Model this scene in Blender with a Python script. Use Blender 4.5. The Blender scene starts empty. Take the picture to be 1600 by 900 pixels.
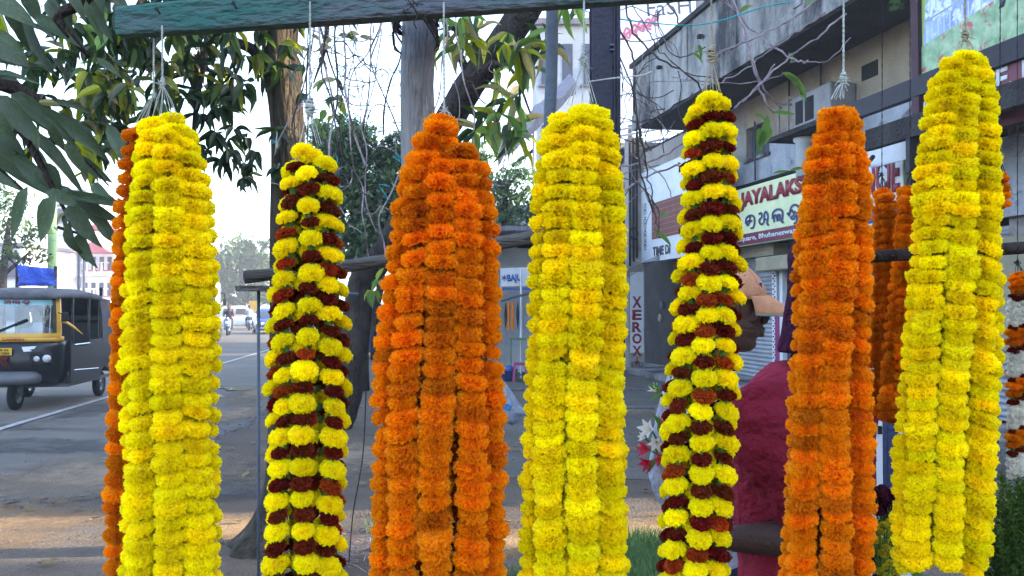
import bpy, bmesh, math, random
from math import sin, cos, pi, radians, atan, atan2, sqrt
from mathutils import Vector, Matrix, noise
SC = bpy.context.scene
COL = SC.collection
# ------------------------------------------------------------------ camera
F = 1386.0                       # focal length in pixels of a 1600 wide picture
PIT = atan(30.0 / F)
cam_d = bpy.data.cameras.new('camera')
cam = bpy.data.objects.new('camera', cam_d)
COL.objects.link(cam)
cam.location = (0, 0, 1.5)
cam.rotation_euler = (pi / 2 + PIT, 0, 0)
cam_d.sensor_width = 36
cam_d.lens = 36 * F / 1600
cam_d.clip_start = 0.05
cam_d.clip_end = 3000
SC.camera = cam
# ------------------------------------------------------------------ world, sun, exposure
SUN_EL, SUN_AZ = radians(24), radians(84)      # from the right, low morning sun
world = bpy.data.worlds.new('World')
SC.world = world
world.use_nodes = True
wn = world.node_tree.nodes; wl = world.node_tree.links
wn.clear()
wo = wn.new('ShaderNodeOutputWorld'); wb = wn.new('ShaderNodeBackground'); sk = wn.new('ShaderNodeTexSky')
sk.sky_type = 'NISHITA'; sk.sun_disc = False
sk.sun_elevation = SUN_EL; sk.sun_rotation = SUN_AZ
sk.air_density = 1.0; sk.dust_density = 2.4; sk.ozone_density = 1.0
wb.inputs[1].default_value = 0.15
wl.new(sk.outputs[0], wb.inputs[0]); wl.new(wb.outputs[0], wo.inputs[0])
sd = bpy.data.lights.new('sun', 'SUN'); sd.energy = 2.2; sd.angle = radians(0.6); sd.color = (1.0, 0.86, 0.66)
sun = bpy.data.objects.new('sun', sd); COL.objects.link(sun)
sdir = Vector((sin(SUN_AZ) * cos(SUN_EL), cos(SUN_AZ) * cos(SUN_EL), sin(SUN_EL)))
sun.rotation_euler = sdir.to_track_quat('Z', 'Y').to_euler()
SC.view_settings.view_transform = 'Standard'
SC.view_settings.look = 'None'
SC.view_settings.exposure = 2.85
SC.view_settings.gamma = 1
SC.cycles.max_bounces = 10
SC.cycles.diffuse_bounces = 7
SC.cycles.transparent_max_bounces = 8
SC.cycles.volume_bounces = 0
SC.cycles.caustics_reflective = False
SC.cycles.caustics_refractive = False
R = random.Random(5)

# ------------------------------------------------------------------ helpers
def ray(px, py):
    x = (px - 800) / F; z = (450 - py) / F
    return Vector((x, cos(PIT) - z * sin(PIT), sin(PIT) + z * cos(PIT)))
CP = Vector((0, 0, 1.5))
def at(px, py, Y):
    d = ray(px, py); return CP + d * (Y / d.y)
def gnd(px, py, z=0.0):
    d = ray(px, py); return CP + d * ((z - 1.5) / d.z)
PM = {}
def link(o, parent=None):
    COL.objects.link(o)
    if parent is not None:
        o.parent = parent
        o.matrix_parent_inverse = PM.get(parent.name, Matrix.Identity(4)).inverted()
    return o
def tag(o, label=None, cat=None, group=None, kind=None):
    if label: o['label'] = label
    if cat: o['category'] = cat
    if group: o['group'] = group
    if kind: o['kind'] = kind
    return o
def empty(name, loc, label=None, cat=None, group=None, kind=None):
    o = bpy.data.objects.new(name, None); o.empty_display_size = 0.1
    COL.objects.link(o); o.location = loc
    PM[o.name] = Matrix.Translation(Vector(loc))
    return tag(o, label, cat, group, kind)
def perp(d):
    d = d.normalized()
    a = Vector((0, 0, 1)) if abs(d.z) < 0.9 else Vector((1, 0, 0))
    u = d.cross(a).normalized(); return u, u.cross(d).normalized()

class MB:
    def __init__(s, M=None):
        s.v = []; s.f = []; s.mi = []; s.t = []; s.M = M; s.cur = 0; s.tone = 0.5
    def pt(s, p):
        p = Vector(p)
        if s.M is not None: p = s.M @ p
        s.v.append(p); return len(s.v) - 1
    def face(s, ids):
        s.f.append(tuple(ids)); s.mi.append(s.cur); s.t.append(s.tone)
    def poly(s, pts): s.face([s.pt(p) for p in pts])
    def box(s, c, size, rot=None, bev=0.0):
        c = Vector(c); hx, hy, hz = [k / 2 for k in size]
        b = min(bev, hx * .9, hy * .9, hz * .9)
        rot = rot or Matrix.Identity(3)
        if b <= 0:
            I = [s.pt(c + rot @ Vector((x * hx, y * hy, z * hz))) for z in (-1, 1) for y in (-1, 1) for x in (-1, 1)]
            for q in ((0, 2, 3, 1), (4, 5, 7, 6), (0, 1, 5, 4), (2, 6, 7, 3), (0, 4, 6, 2), (1, 3, 7, 5)):
                s.face([I[k] for k in q])
            return
        V = {}
        for z in (-1, 1):
            for y in (-1, 1):
                for x in (-1, 1):
                    for ax in range(3):
                        p = [x * hx, y * hy, z * hz]
                        for k in range(3):
                            if k != ax: p[k] -= (x, y, z)[k] * b
                        V[(x, y, z, ax)] = s.pt(c + rot @ Vector(p))
        for ax in range(3):
            o1, o2 = [(1, 2), (2, 0), (0, 1)][ax]
            for sg in (-1, 1):
                q = []
                for a_, b_ in ((-1, -1), (1, -1), (1, 1), (-1, 1)):
                    k = [0, 0, 0]; k[ax] = sg; k[o1] = a_; k[o2] = b_
                    q.append(V[(k[0], k[1], k[2], ax)])
                s.face(q if sg > 0 else q[::-1])
        for ax in range(3):        # edges along axis ax
            o1, o2 = [(1, 2), (2, 0), (0, 1)][ax]
            for a_ in (-1, 1):
                for b_ in (-1, 1):
                    def g(e, face_ax):
                        k = [0, 0, 0]; k[ax] = e; k[o1] = a_; k[o2] = b_
                        return V[(k[0], k[1], k[2], face_ax)]
                    q = [g(-1, o1), g(1, o1), g(1, o2), g(-1, o2)]
                    s.face(q if a_ * b_ < 0 else q[::-1])
        for x in (-1, 1):
            for y in (-1, 1):
                for z in (-1, 1):
                    q = [V[(x, y, z, 0)], V[(x, y, z, 1)], V[(x, y, z, 2)]]
                    s.face(q if x * y * z > 0 else q[::-1])
    def bar(s, p, q, w, h=None, up=(0, 0, 1), bev=0.0):
        p = Vector(p); q = Vector(q); d = q - p; L = d.length
        if L < 1e-6: return
        d.normalize(); up = Vector(up)
        if abs(d.dot(up)) > .97: up = Vector((0, 1, 0))
        x = d.cross(up).normalized(); z = x.cross(d).normalized()
        rot = Matrix((x, d, z)).transposed()
        s.box((p + q) / 2, (w, L, h or w), rot, bev)
    def rings(s, rings, cap=True, closed=True):
        I = [[s.pt(p) for p in r] for r in rings]
        n = len(I[0])
        for a, b in zip(I, I[1:]):
            for k in range(n if closed else n - 1):
                s.face((a[k], a[(k + 1) % n], b[(k + 1) % n], b[k]))
        if cap:
            s.face(I[0][::-1]); s.face(I[-1])
    def tube(s, pts, rad, n=8, cap=True, wob=0.0, sq=1.0):
        pts = [Vector(p) for p in pts]
        if not isinstance(rad, (list, tuple)): rad = [rad] * len(pts)
        rings = []; u = None
        for i, p in enumerate(pts):
            d = (pts[min(i + 1, len(pts) - 1)] - pts[max(i - 1, 0)])
            if d.length < 1e-9: d = Vector((0, 0, 1))
            d.normalize()
            if u is None: u, w = perp(d)
            else:
                u = (u - d * u.dot(d))
                if u.length < 1e-6: u, w = perp(d)
                u.normalize()
            w = d.cross(u)
            r = rad[i]
            rings.append([p + (u * cos(2 * pi * k / n) + w * sin(2 * pi * k / n) * sq) * r * (1 + wob * (R.random() - .5)) for k in range(n)])
        s.rings(rings, cap)
    def lathe(s, prof, c=(0, 0, 0), n=16, axis=None, cap=True):
        c = Vector(c); Rm = axis or Matrix.Identity(3)
        s.rings([[c + Rm @ Vector((r * cos(2 * pi * k / n), r * sin(2 * pi * k / n), z)) for k in range(n)] for r, z in prof], cap)
    def prism(s, poly, y0, y1, ax=1):
        """polygon in the two other axes, extruded along ax"""
        def mk(p, y):
            q = list(p); q.insert(ax, y); return q
        a = [s.pt(mk(p, y0)) for p in poly]; b = [s.pt(mk(p, y1)) for p in poly]
        n = len(poly)
        for k in range(n): s.face((a[k], a[(k + 1) % n], b[(k + 1) % n], b[k]))
        s.face(a[::-1]); s.face(b)
    def mesh(s, name, mats, smooth=False, tone=False, fixn=True):
        me = bpy.data.meshes.new(name)
        me.from_pydata([tuple(p) for p in s.v], [], s.f)
        if not isinstance(mats, (list, tuple)): mats = [mats]
        for m in mats: me.materials.append(m)
        if len(mats) > 1: me.polygons.foreach_set('material_index', s.mi)
        if smooth: me.polygons.foreach_set('use_smooth', [True] * len(s.f))
        if tone:
            a = me.attributes.new('tone', 'FLOAT', 'FACE'); a.data.foreach_set('value', s.t)
        if fixn:
            bm = bmesh.new(); bm.from_mesh(me); bmesh.ops.recalc_face_normals(bm, faces=bm.faces); bm.to_mesh(me); bm.free()
        me.update()
        return me
    def build(s, name, mats, parent=None, smooth=False, tone=False, fixn=True, **k):
        o = bpy.data.objects.new(name, s.mesh(name, mats, smooth, tone, fixn))
        link(o, parent)
        if k: tag(o, **k)
        return o

def evalmesh(o):
    bpy.context.view_layer.update()
    dg = bpy.context.evaluated_depsgraph_get()
    me = bpy.data.meshes.new_from_object(o.evaluated_get(dg))
    return me
def remeshed(mb, name, mat, parent, voxel, smooth_it=3, **k):
    o = mb.build(name, mat, None, True)
    m = o.modifiers.new('r', 'REMESH'); m.mode = 'VOXEL'; m.voxel_size = voxel; m.use_smooth_shade = True
    m2 = o.modifiers.new('s', 'SMOOTH'); m2.factor = .5; m2.iterations = smooth_it
    me = evalmesh(o)
    o.modifiers.clear(); old = o.data; o.data = me; bpy.data.meshes.remove(old)
    if not me.materials: me.materials.append(mat)
    if parent is not None:
        o.parent = parent; o.matrix_parent_inverse = PM.get(parent.name, Matrix.Identity(4)).inverted()
    tag(o, **k); return o
def smooth_path(pts, n):
    """Catmull-Rom through pts"""
    P = [Vector(p) for p in pts]; P = [P[0] * 2 - P[1]] + P + [P[-1] * 2 - P[-2]]
    out = []
    for i in range(1, len(P) - 2):
        for k in range(n):
            t = k / n; a, b, c, d = P[i - 1:i + 3]
            out.append(.5 * ((2 * b) + (c - a) * t + (2 * a - 5 * b + 4 * c - d) * t * t + (3 * b - a - 3 * c + d) * t ** 3))
    out.append(P[-2]); return out
def lerp(a, b, t): return a + (b - a) * t
def prof_at(prof, y):
    if y <= prof[0][0]: return prof[0][1:]
    for a, b in zip(prof, prof[1:]):
        if y <= b[0]:
            t = (y - a[0]) / (b[0] - a[0]); return tuple(lerp(p, q, t) for p, q in zip(a[1:], b[1:]))
    return prof[-1][1:]
def text(s, W, H, M, mat, name, parent, bold=0.0, depth=0.004, shear=0.0, align=None):
    """lettering fitted to a W x H box; x right, z up in M, standing proud towards -y"""
    cu = bpy.data.curves.new('t', 'FONT'); cu.body = s; cu.offset = bold; cu.extrude = 0.0; cu.shear = shear
    cu.resolution_u = 3
    o = bpy.data.objects.new('t', cu); COL.objects.link(o)
    me = evalmesh(o)
    bpy.data.objects.remove(o); bpy.data.curves.remove(cu)
    xs = [v.co.x for v in me.vertices]; ys = [v.co.y for v in me.vertices]
    if not xs: return None
    x0, x1, y0, y1 = min(xs), max(xs), min(ys), max(ys)
    for v in me.vertices:
        p = Vector(((v.co.x - x0) / (x1 - x0) * W, 0, (v.co.y - y0) / (y1 - y0) * H)); v.co = M @ p
    me.materials.clear(); me.materials.append(mat)
    ob = bpy.data.objects.new(name, me); link(ob, parent)
    so = ob.modifiers.new('d', 'SOLIDIFY'); so.thickness = depth; so.offset = 0
    return ob

# ------------------------------------------------------------------ materials
MT = {}
def hx(h, k=1.0):
    h = h.lstrip('#'); c = [int(h[i:i + 2], 16) / 255 for i in (0, 2, 4)]
    return [min(1, (x / 12.92 if x <= .04045 else ((x + .055) / 1.055) ** 2.4) * k) for x in c]
def mat(name, c1, c2=None, scale=6, rough=.8, bump=.15, bscale=60, spec=.3, metal=0, c3=None, s3=1.2, t3=(.52, .68), stretch=None,
        transl=0.0, tone=False, rnd=0.0, detail=6, coat=0, emis=None, world_co=False, sheen=0, transm=0):
    if isinstance(c1, str): c1 = hx(c1)
    if c2 is None: c2 = [x * .75 for x in c1]
    if isinstance(c2, str): c2 = hx(c2)
    if isinstance(c3, str): c3 = hx(c3)
    m = bpy.data.materials.new(name); m.use_nodes = True
    N = m.node_tree.nodes; L = m.node_tree.links; b = N['Principled BSDF']; out = N['Material Output']
    b.inputs['Roughness'].default_value = rough; b.inputs['Metallic'].default_value = metal
    b.inputs['Specular IOR Level'].default_value = spec
    if coat: b.inputs['Coat Weight'].default_value = coat
    if sheen: b.inputs['Sheen Weight'].default_value = sheen
    tc = N.new('ShaderNodeTexCoord'); co = tc.outputs['Object']
    if stretch:
        mp = N.new('ShaderNodeMapping'); mp.inputs['Scale'].default_value = stretch; L.new(co, mp.inputs[0]); co2 = mp.outputs[0]
    else: co2 = co
    mix = N.new('ShaderNodeMix'); mix.data_type = 'RGBA'
    mix.inputs[6].default_value = (*c1, 1); mix.inputs[7].default_value = (*c2, 1)
    if tone:
        at_ = N.new('ShaderNodeAttribute'); at_.attribute_name = 'tone'; L.new(at_.outputs['Fac'], mix.inputs[0])
    else:
        nz = N.new('ShaderNodeTexNoise'); nz.inputs['Scale'].default_value = scale; nz.inputs['Detail'].default_value = detail
        nz.inputs['Roughness'].default_value = .6
        rp = N.new('ShaderNodeValToRGB'); rp.color_ramp.elements[0].position = .32; rp.color_ramp.elements[1].position = .68
        L.new(co2, nz.inputs['Vector']); L.new(nz.outputs['Fac'], rp.inputs[0]); L.new(rp.outputs[0], mix.inputs[0])
    c = mix.outputs[2]
    if c3 is not None:
        n3 = N.new('ShaderNodeTexNoise'); n3.inputs['Scale'].default_value = s3; n3.inputs['Detail'].default_value = 9; n3.inputs['Roughness'].default_value = .65
        L.new(co2, n3.inputs['Vector'])
        r3 = N.new('ShaderNodeValToRGB'); r3.color_ramp.elements[0].position = t3[0]; r3.color_ramp.elements[1].position = t3[1]
        L.new(n3.outputs['Fac'], r3.inputs[0])
        m3 = N.new('ShaderNodeMix'); m3.data_type = 'RGBA'; L.new(r3.outputs[0], m3.inputs[0]); L.new(c, m3.inputs[6]); m3.inputs[7].default_value = (*c3, 1)
        c = m3.outputs[2]
    if rnd:
        oi = N.new('ShaderNodeObjectInfo'); hs = N.new('ShaderNodeHueSaturation')
        mr = N.new('ShaderNodeMapRange'); mr.inputs[3].default_value = 1 - rnd; mr.inputs[4].default_value = 1 + rnd * .6
        L.new(oi.outputs['Random'], mr.inputs[0]); L.new(mr.outputs[0], hs.inputs['Value'])
        ml = N.new('ShaderNodeMath'); ml.operation = 'MULTIPLY_ADD'; ml.inputs[1].default_value = 7.31; ml.inputs[2].default_value = 0
        fr = N.new('ShaderNodeMath'); fr.operation = 'FRACT'
        L.new(oi.outputs['Random'], ml.inputs[0]); L.new(ml.outputs[0], fr.inputs[0])
        m2 = N.new('ShaderNodeMapRange'); m2.inputs[3].default_value = .5 - rnd * .045; m2.inputs[4].default_value = .5 + rnd * .045
        L.new(fr.outputs[0], m2.inputs[0]); L.new(m2.outputs[0], hs.inputs['Hue'])
        L.new(c, hs.inputs['Color']); c = hs.outputs[0]
    L.new(c, b.inputs['Base Color'])
    if bump:
        nb = N.new('ShaderNodeTexNoise'); nb.inputs['Scale'].default_value = bscale; nb.inputs['Detail'].default_value = 4
        L.new(co2, nb.inputs['Vector'])
        bp = N.new('ShaderNodeBump'); bp.inputs['Strength'].default_value = min(1, bump * 2); bp.inputs['Distance'].default_value = 1.5 / bscale
        L.new(nb.outputs['Fac'], bp.inputs['Height']); L.new(bp.outputs[0], b.inputs['Normal'])
    if emis:
        L.new(c, b.inputs['Emission Color']); b.inputs['Emission Strength'].default_value = emis
    if transm: b.inputs['Transmission Weight'].default_value = transm
    if transl:
        tr = N.new('ShaderNodeBsdfTranslucent'); ms = N.new('ShaderNodeMixShader'); ms.inputs[0].default_value = transl
        g = N.new('ShaderNodeHueSaturation'); g.inputs['Saturation'].default_value = 1.15; g.inputs['Value'].default_value = 1.5
        L.new(c, g.inputs['Color']); L.new(g.outputs[0], tr.inputs[0])
        L.new(b.outputs[0], ms.inputs[1]); L.new(tr.outputs[0], ms.inputs[2]); L.new(ms.outputs[0], out.inputs[0])
    MT[name] = m; return m
def glass(name, tint=(.8, .9, .9), fac=.75, rough=.03):
    m = bpy.data.materials.new(name); m.use_nodes = True
    N = m.node_tree.nodes; L = m.node_tree.links; N.remove(N['Principled BSDF']); out = N['Material Output']
    t = N.new('ShaderNodeBsdfTransparent'); t.inputs[0].default_value = (*tint, 1)
    g = N.new('ShaderNodeBsdfGlossy'); g.inputs['Roughness'].default_value = rough
    nz = N.new('ShaderNodeTexNoise'); nz.inputs['Scale'].default_value = 2.5
    mr = N.new('ShaderNodeMapRange'); mr.inputs[3].default_value = 1 - fac - .05; mr.inputs[4].default_value = 1 - fac + .08
    L.new(nz.outputs['Fac'], mr.inputs[0])
    ms = N.new('ShaderNodeMixShader'); L.new(mr.outputs[0], ms.inputs[0])
    L.new(t.outputs[0], ms.inputs[1]); L.new(g.outputs[0], ms.inputs[2]); L.new(ms.outputs[0], out.inputs[0])
    MT[name] = m; return m

mat('asphalt', '#5c5955', '#504d4b', 3, .85, .3, 90, .25, c3='#6c6862', s3=.5, t3=(.5, .75))
mat('dirt', '#655a50', '#514842', 1.6, .95, .5, 45, .15, c3='#6f655c', s3=.45, t3=(.5, .66))
mat('paving', '#5d5852', '#504c47', 1.5, .9, .3, 60, .2, c3='#68605a', s3=.7)
mat('sand', '#a88a68', '#8f7558', 5, .95, .5, 60, .1)
def soft_edge(m):
    N = m.node_tree.nodes; L = m.node_tree.links; out = N['Material Output']; b = N['Principled BSDF']
    a = N.new('ShaderNodeAttribute'); a.attribute_name = 'edge'
    tc = N.new('ShaderNodeTexCoord'); nz = N.new('ShaderNodeTexNoise'); nz.inputs['Scale'].default_value = 5; nz.inputs['Detail'].default_value = 10; nz.inputs['Roughness'].default_value = .7
    L.new(tc.outputs['Object'], nz.inputs['Vector'])
    ad = N.new('ShaderNodeMath'); ad.operation = 'ADD'; L.new(a.outputs['Fac'], ad.inputs[0]); L.new(nz.outputs['Fac'], ad.inputs[1])
    mr = N.new('ShaderNodeMapRange'); mr.inputs[1].default_value = .62; mr.inputs[2].default_value = 1.05; L.new(ad.outputs[0], mr.inputs[0])
    t = N.new('ShaderNodeBsdfTransparent'); ms = N.new('ShaderNodeMixShader'); L.new(mr.outputs[0], ms.inputs[0]); L.new(t.outputs[0], ms.inputs[1]); L.new(b.outputs[0], ms.inputs[2]); L.new(ms.outputs[0], out.inputs[0])
soft_edge(MT['sand'])
mat('dust', '#8a7a68', '#75685a', 4, .95, .4, 60, .1); soft_edge(MT['dust'])
mat('tar', '#484645', '#3d3b3a', 4, .8, .4, 90, .3); soft_edge(MT['tar'])
mat('water', [.02, .025, .03], [.03, .035, .04], 2, .03, 0, 10, .9)
mat('road_paint', '#a3a4a6', '#6f7073', 9, .7, .1, 90)
mat('kerb', '#6c6a70', '#4e4c52', 8, .9, .4, 30)
mat('litter', '#5b4a38', '#8a7a58', 3, .9, .2, 40, rnd=.4)
mat('grass', '#3d5a34', '#5d7a4a', 3, .7, 0, 10, transl=.3, rnd=.2)
mat('beam_paint', '#326459', '#355c5a', 9, .75, .4, 55, .25, c3='#5c5f68', s3=2.6, t3=(.48, .62), stretch=(.5, 1, 1.6))
mat('post_wood', '#a9a7a8', '#86848a', 4, .9, .5, 40, .15, stretch=(3, 3, .35), c3='#6a676a', s3=2)
mat('bamboo', '#66625f', '#4a4643', 5, .8, .4, 40, .2, stretch=(.4, 2, 2))
mat('bark', '#544c43', '#2c2723', 7, .95, 1, 22, .1, stretch=(2.2, 2.2, .35), c3='#716555', s3=3)
mat('bark_dark', '#4a4240', '#2b2624', 5, .95, .9, 22, .1, stretch=(2, 2, .6))
mat('twine', '#b9ad98', '#91856f', 60, .95, .5, 300, .1)
mat('twine_white', '#c9cbc9', '#9ea39e', 60, .95, .5, 300, .1)
mat('wire_dark', '#2c2a2c', '#1a1a1a', 20, .7, .2, 200)
mat('nylon_teal', '#2fa9b0', '#1f8088', 40, .5, .1, 200)
mat('vine', '#a79aa0', '#6e6268', 14, .9, .4, 120, .15)
mat('vine_dark', '#5b5355', '#37322f', 14, .9, .4, 120, .15)
mat('steel_navy', '#231f3a', '#17152a', 5, .5, .15, 60, .4, c3='#3c3148', s3=3)
mat('steel_grey', '#4c5666', '#363e4b', 6, .5, .15, 60, .4)
mat('leaf_near', '#55684c', '#384a36', 14, .38, .15, 60, .5, rnd=.3, transl=.12, c3='#74795a', s3=9, t3=(.56, .72))
mat('leaf_mid', '#2f4a24', '#233a1e', 30, .4, .1, 60, .5, rnd=.35, transl=.28)
mat('leaf_yellow', '#9aa032', '#6d7c26', 30, .45, .1, 60, .4, rnd=.3, transl=.4)
mat('leaf_tan', '#a39a70', '#6f7048', 30, .5, .1, 60, .4, rnd=.3, transl=.3)
mat('leaf_pale', '#6b8a48', '#55753c', 30, .5, .1, 60, .3, rnd=.3, transl=.35)
mat('foliage', '#789266', '#49623f', 3, .6, 0, 60, .3, tone=True, transl=.25)
mat('foliage_far', '#5b7344', '#3a5232', 3, .7, 0, 60, .2, tone=True, transl=.2)
mat('stem_green', '#5d8a3a', '#46702c', 30, .5, .1, 80, transl=.15)
mat('petal_yellow', [.92, .84, .003], [.88, .76, .002], tone=True, rough=.42, bump=0, spec=.2, transl=.35, rnd=.09)
mat('petal_gold', [.93, .82, .002], [.88, .73, .002], tone=True, rough=.42, bump=0, spec=.2, transl=.35, rnd=.09)
mat('petal_orange', [.88, .37, .004], [.82, .285, .003], tone=True, rough=.42, bump=0, spec=.2, transl=.35, rnd=.09)
mat('petal_burnt', [.76, .255, .005], [.68, .20, .004], tone=True, rough=.42, bump=0, spec=.2, transl=.35, rnd=.12)
mat('petal_maroon', [.21, .022, .004], [.12, .010, .004], tone=True, rough=.6, bump=0, spec=.15, transl=.25, rnd=.2)
mat('petal_rust', [.52, .085, .006], [.32, .035, .005], tone=True, rough=.6, bump=0, spec=.15, transl=.28, rnd=.2)
mat('petal_white', [.82, .80, .74], [.72, .70, .62], tone=True, rough=.6, bump=0, spec=.2, transl=.3, rnd=.1)
mat('petal_pink', [.62, .07, .12], [.45, .03, .07], tone=True, rough=.6, bump=0, spec=.2, transl=.3, rnd=.1)
mat('petal_wine', [.10, .01, .03], [.05, .005, .02], tone=True, rough=.6, bump=0, spec=.2, transl=.2, rnd=.2)
# ------------------------------------------------------------------ flowers
def flower_mesh(name, mat_, seed, n=165, vert=.62, pw=.24, ruff=.10, low=-.75, core=.62, curl=.2, calyx=0, teeth=.1, sqx=2.0):
    """a pompon of ruffled petals round a small core; radius 1, axis z"""
    r = random.Random(seed); m = MB(); m.tone = .9
    prof = [(.02, -.42 * vert / .62), (core * .7, -.3 * vert / .62), (core, 0), (core * .75, .38 * vert / .62), (.02, .5 * vert / .62)]
    m.lathe(prof, n=8, cap=False)
    ga = pi * (3 - sqrt(5))
    for i in range(n):
        zz = low + (1 - low) * (i + .5) / n
        zz = max(-.98, min(.985, zz + r.uniform(-.05, .05)))
        th = i * ga + r.uniform(-.25, .25); rr = (1 - abs(zz) ** sqx) ** (1 / sqx)
        d = Vector((rr * cos(th), rr * sin(th), zz * vert))
        lum = 1 + r.uniform(-.08, .05)
        tip = d * lum; base = d * (core * .75)
        nrm = Vector((rr * cos(th), rr * sin(th), zz / vert)).normalized()
        a = r.uniform(-pi, pi) if zz > .3 else r.uniform(-.9, .9)
        e1 = Vector((-sin(th), cos(th), 0)); e2 = nrm.cross(e1)
        wv = (e1 * cos(a) + e2 * sin(a)); bv = nrm.cross(wv)
        w = pw * r.uniform(.75, 1.25)
        m.tone = min(1, max(0, .45 + r.uniform(-.45, .45)))
        K = 4; rows = []
        for j, t in enumerate((0, .55, 1.0)):
            row = []
            for k in range(K + 1):
                s = (k / K - .5) * 2
                p = base.lerp(tip, t) + wv * s * w * (.4 + .75 * t) * (1 - .0 * t)
                p += bv * (ruff * t * sin(k * 2.4 + i) * .9 + curl * t * t * (.25 - .5 * (1 - abs(s))) * .6)
                if j == 2: p += nrm * (r.uniform(-teeth, teeth * .6) - .10 * abs(s))
                row.append(m.pt(p))
            rows.append(row)
        for A, B in zip(rows, rows[1:]):
            for k in range(K): m.face((A[k], A[k + 1], B[k + 1], B[k]))
    mats = [mat_]
    if calyx:
        m.cur = 1; mats.append(MT['stem_green'])
        m.lathe([(.13, -calyx), (.26, -calyx * .75), (.32, -.45), (.42, -.25), (.3, -.1)], n=8)
    return m.mesh(name, mats, tone=True, fixn=False)
FL = {}
def variants(key, matname, cnt=5, **k):
    FL[key] = [flower_mesh('marigold_' + key, MT[matname], 100 + i * 7 + len(FL) * 31, **k) for i in range(cnt)]
variants('yellow', 'petal_yellow', n=330, pw=.14, ruff=.06, core=.62, sqx=2.7, vert=.55, teeth=.07)
variants('gold', 'petal_gold', n=330, pw=.14, ruff=.06, core=.62, sqx=2.7, vert=.55, teeth=.07)
variants('orange', 'petal_orange', n=310, pw=.15, ruff=.09, core=.62, sqx=2.7, vert=.55, teeth=.08)
variants('burnt', 'petal_burnt', n=240, pw=.17, ruff=.09, core=.62, sqx=2.7, vert=.55, teeth=.08)
variants('yelcal', 'petal_yellow', n=190, vert=.74, pw=.17, core=.55, low=-.45, calyx=1.25, ruff=.08, curl=.5, teeth=.05)
variants('maroon', 'petal_maroon', n=60, vert=.6, pw=.34, ruff=.2, calyx=1.3)
variants('rust', 'petal_rust', n=60, vert=.6, pw=.34, ruff=.2, calyx=1.3)
variants('white', 'petal_white', cnt=3, n=60, vert=.8, pw=.3, ruff=.2)

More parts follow.
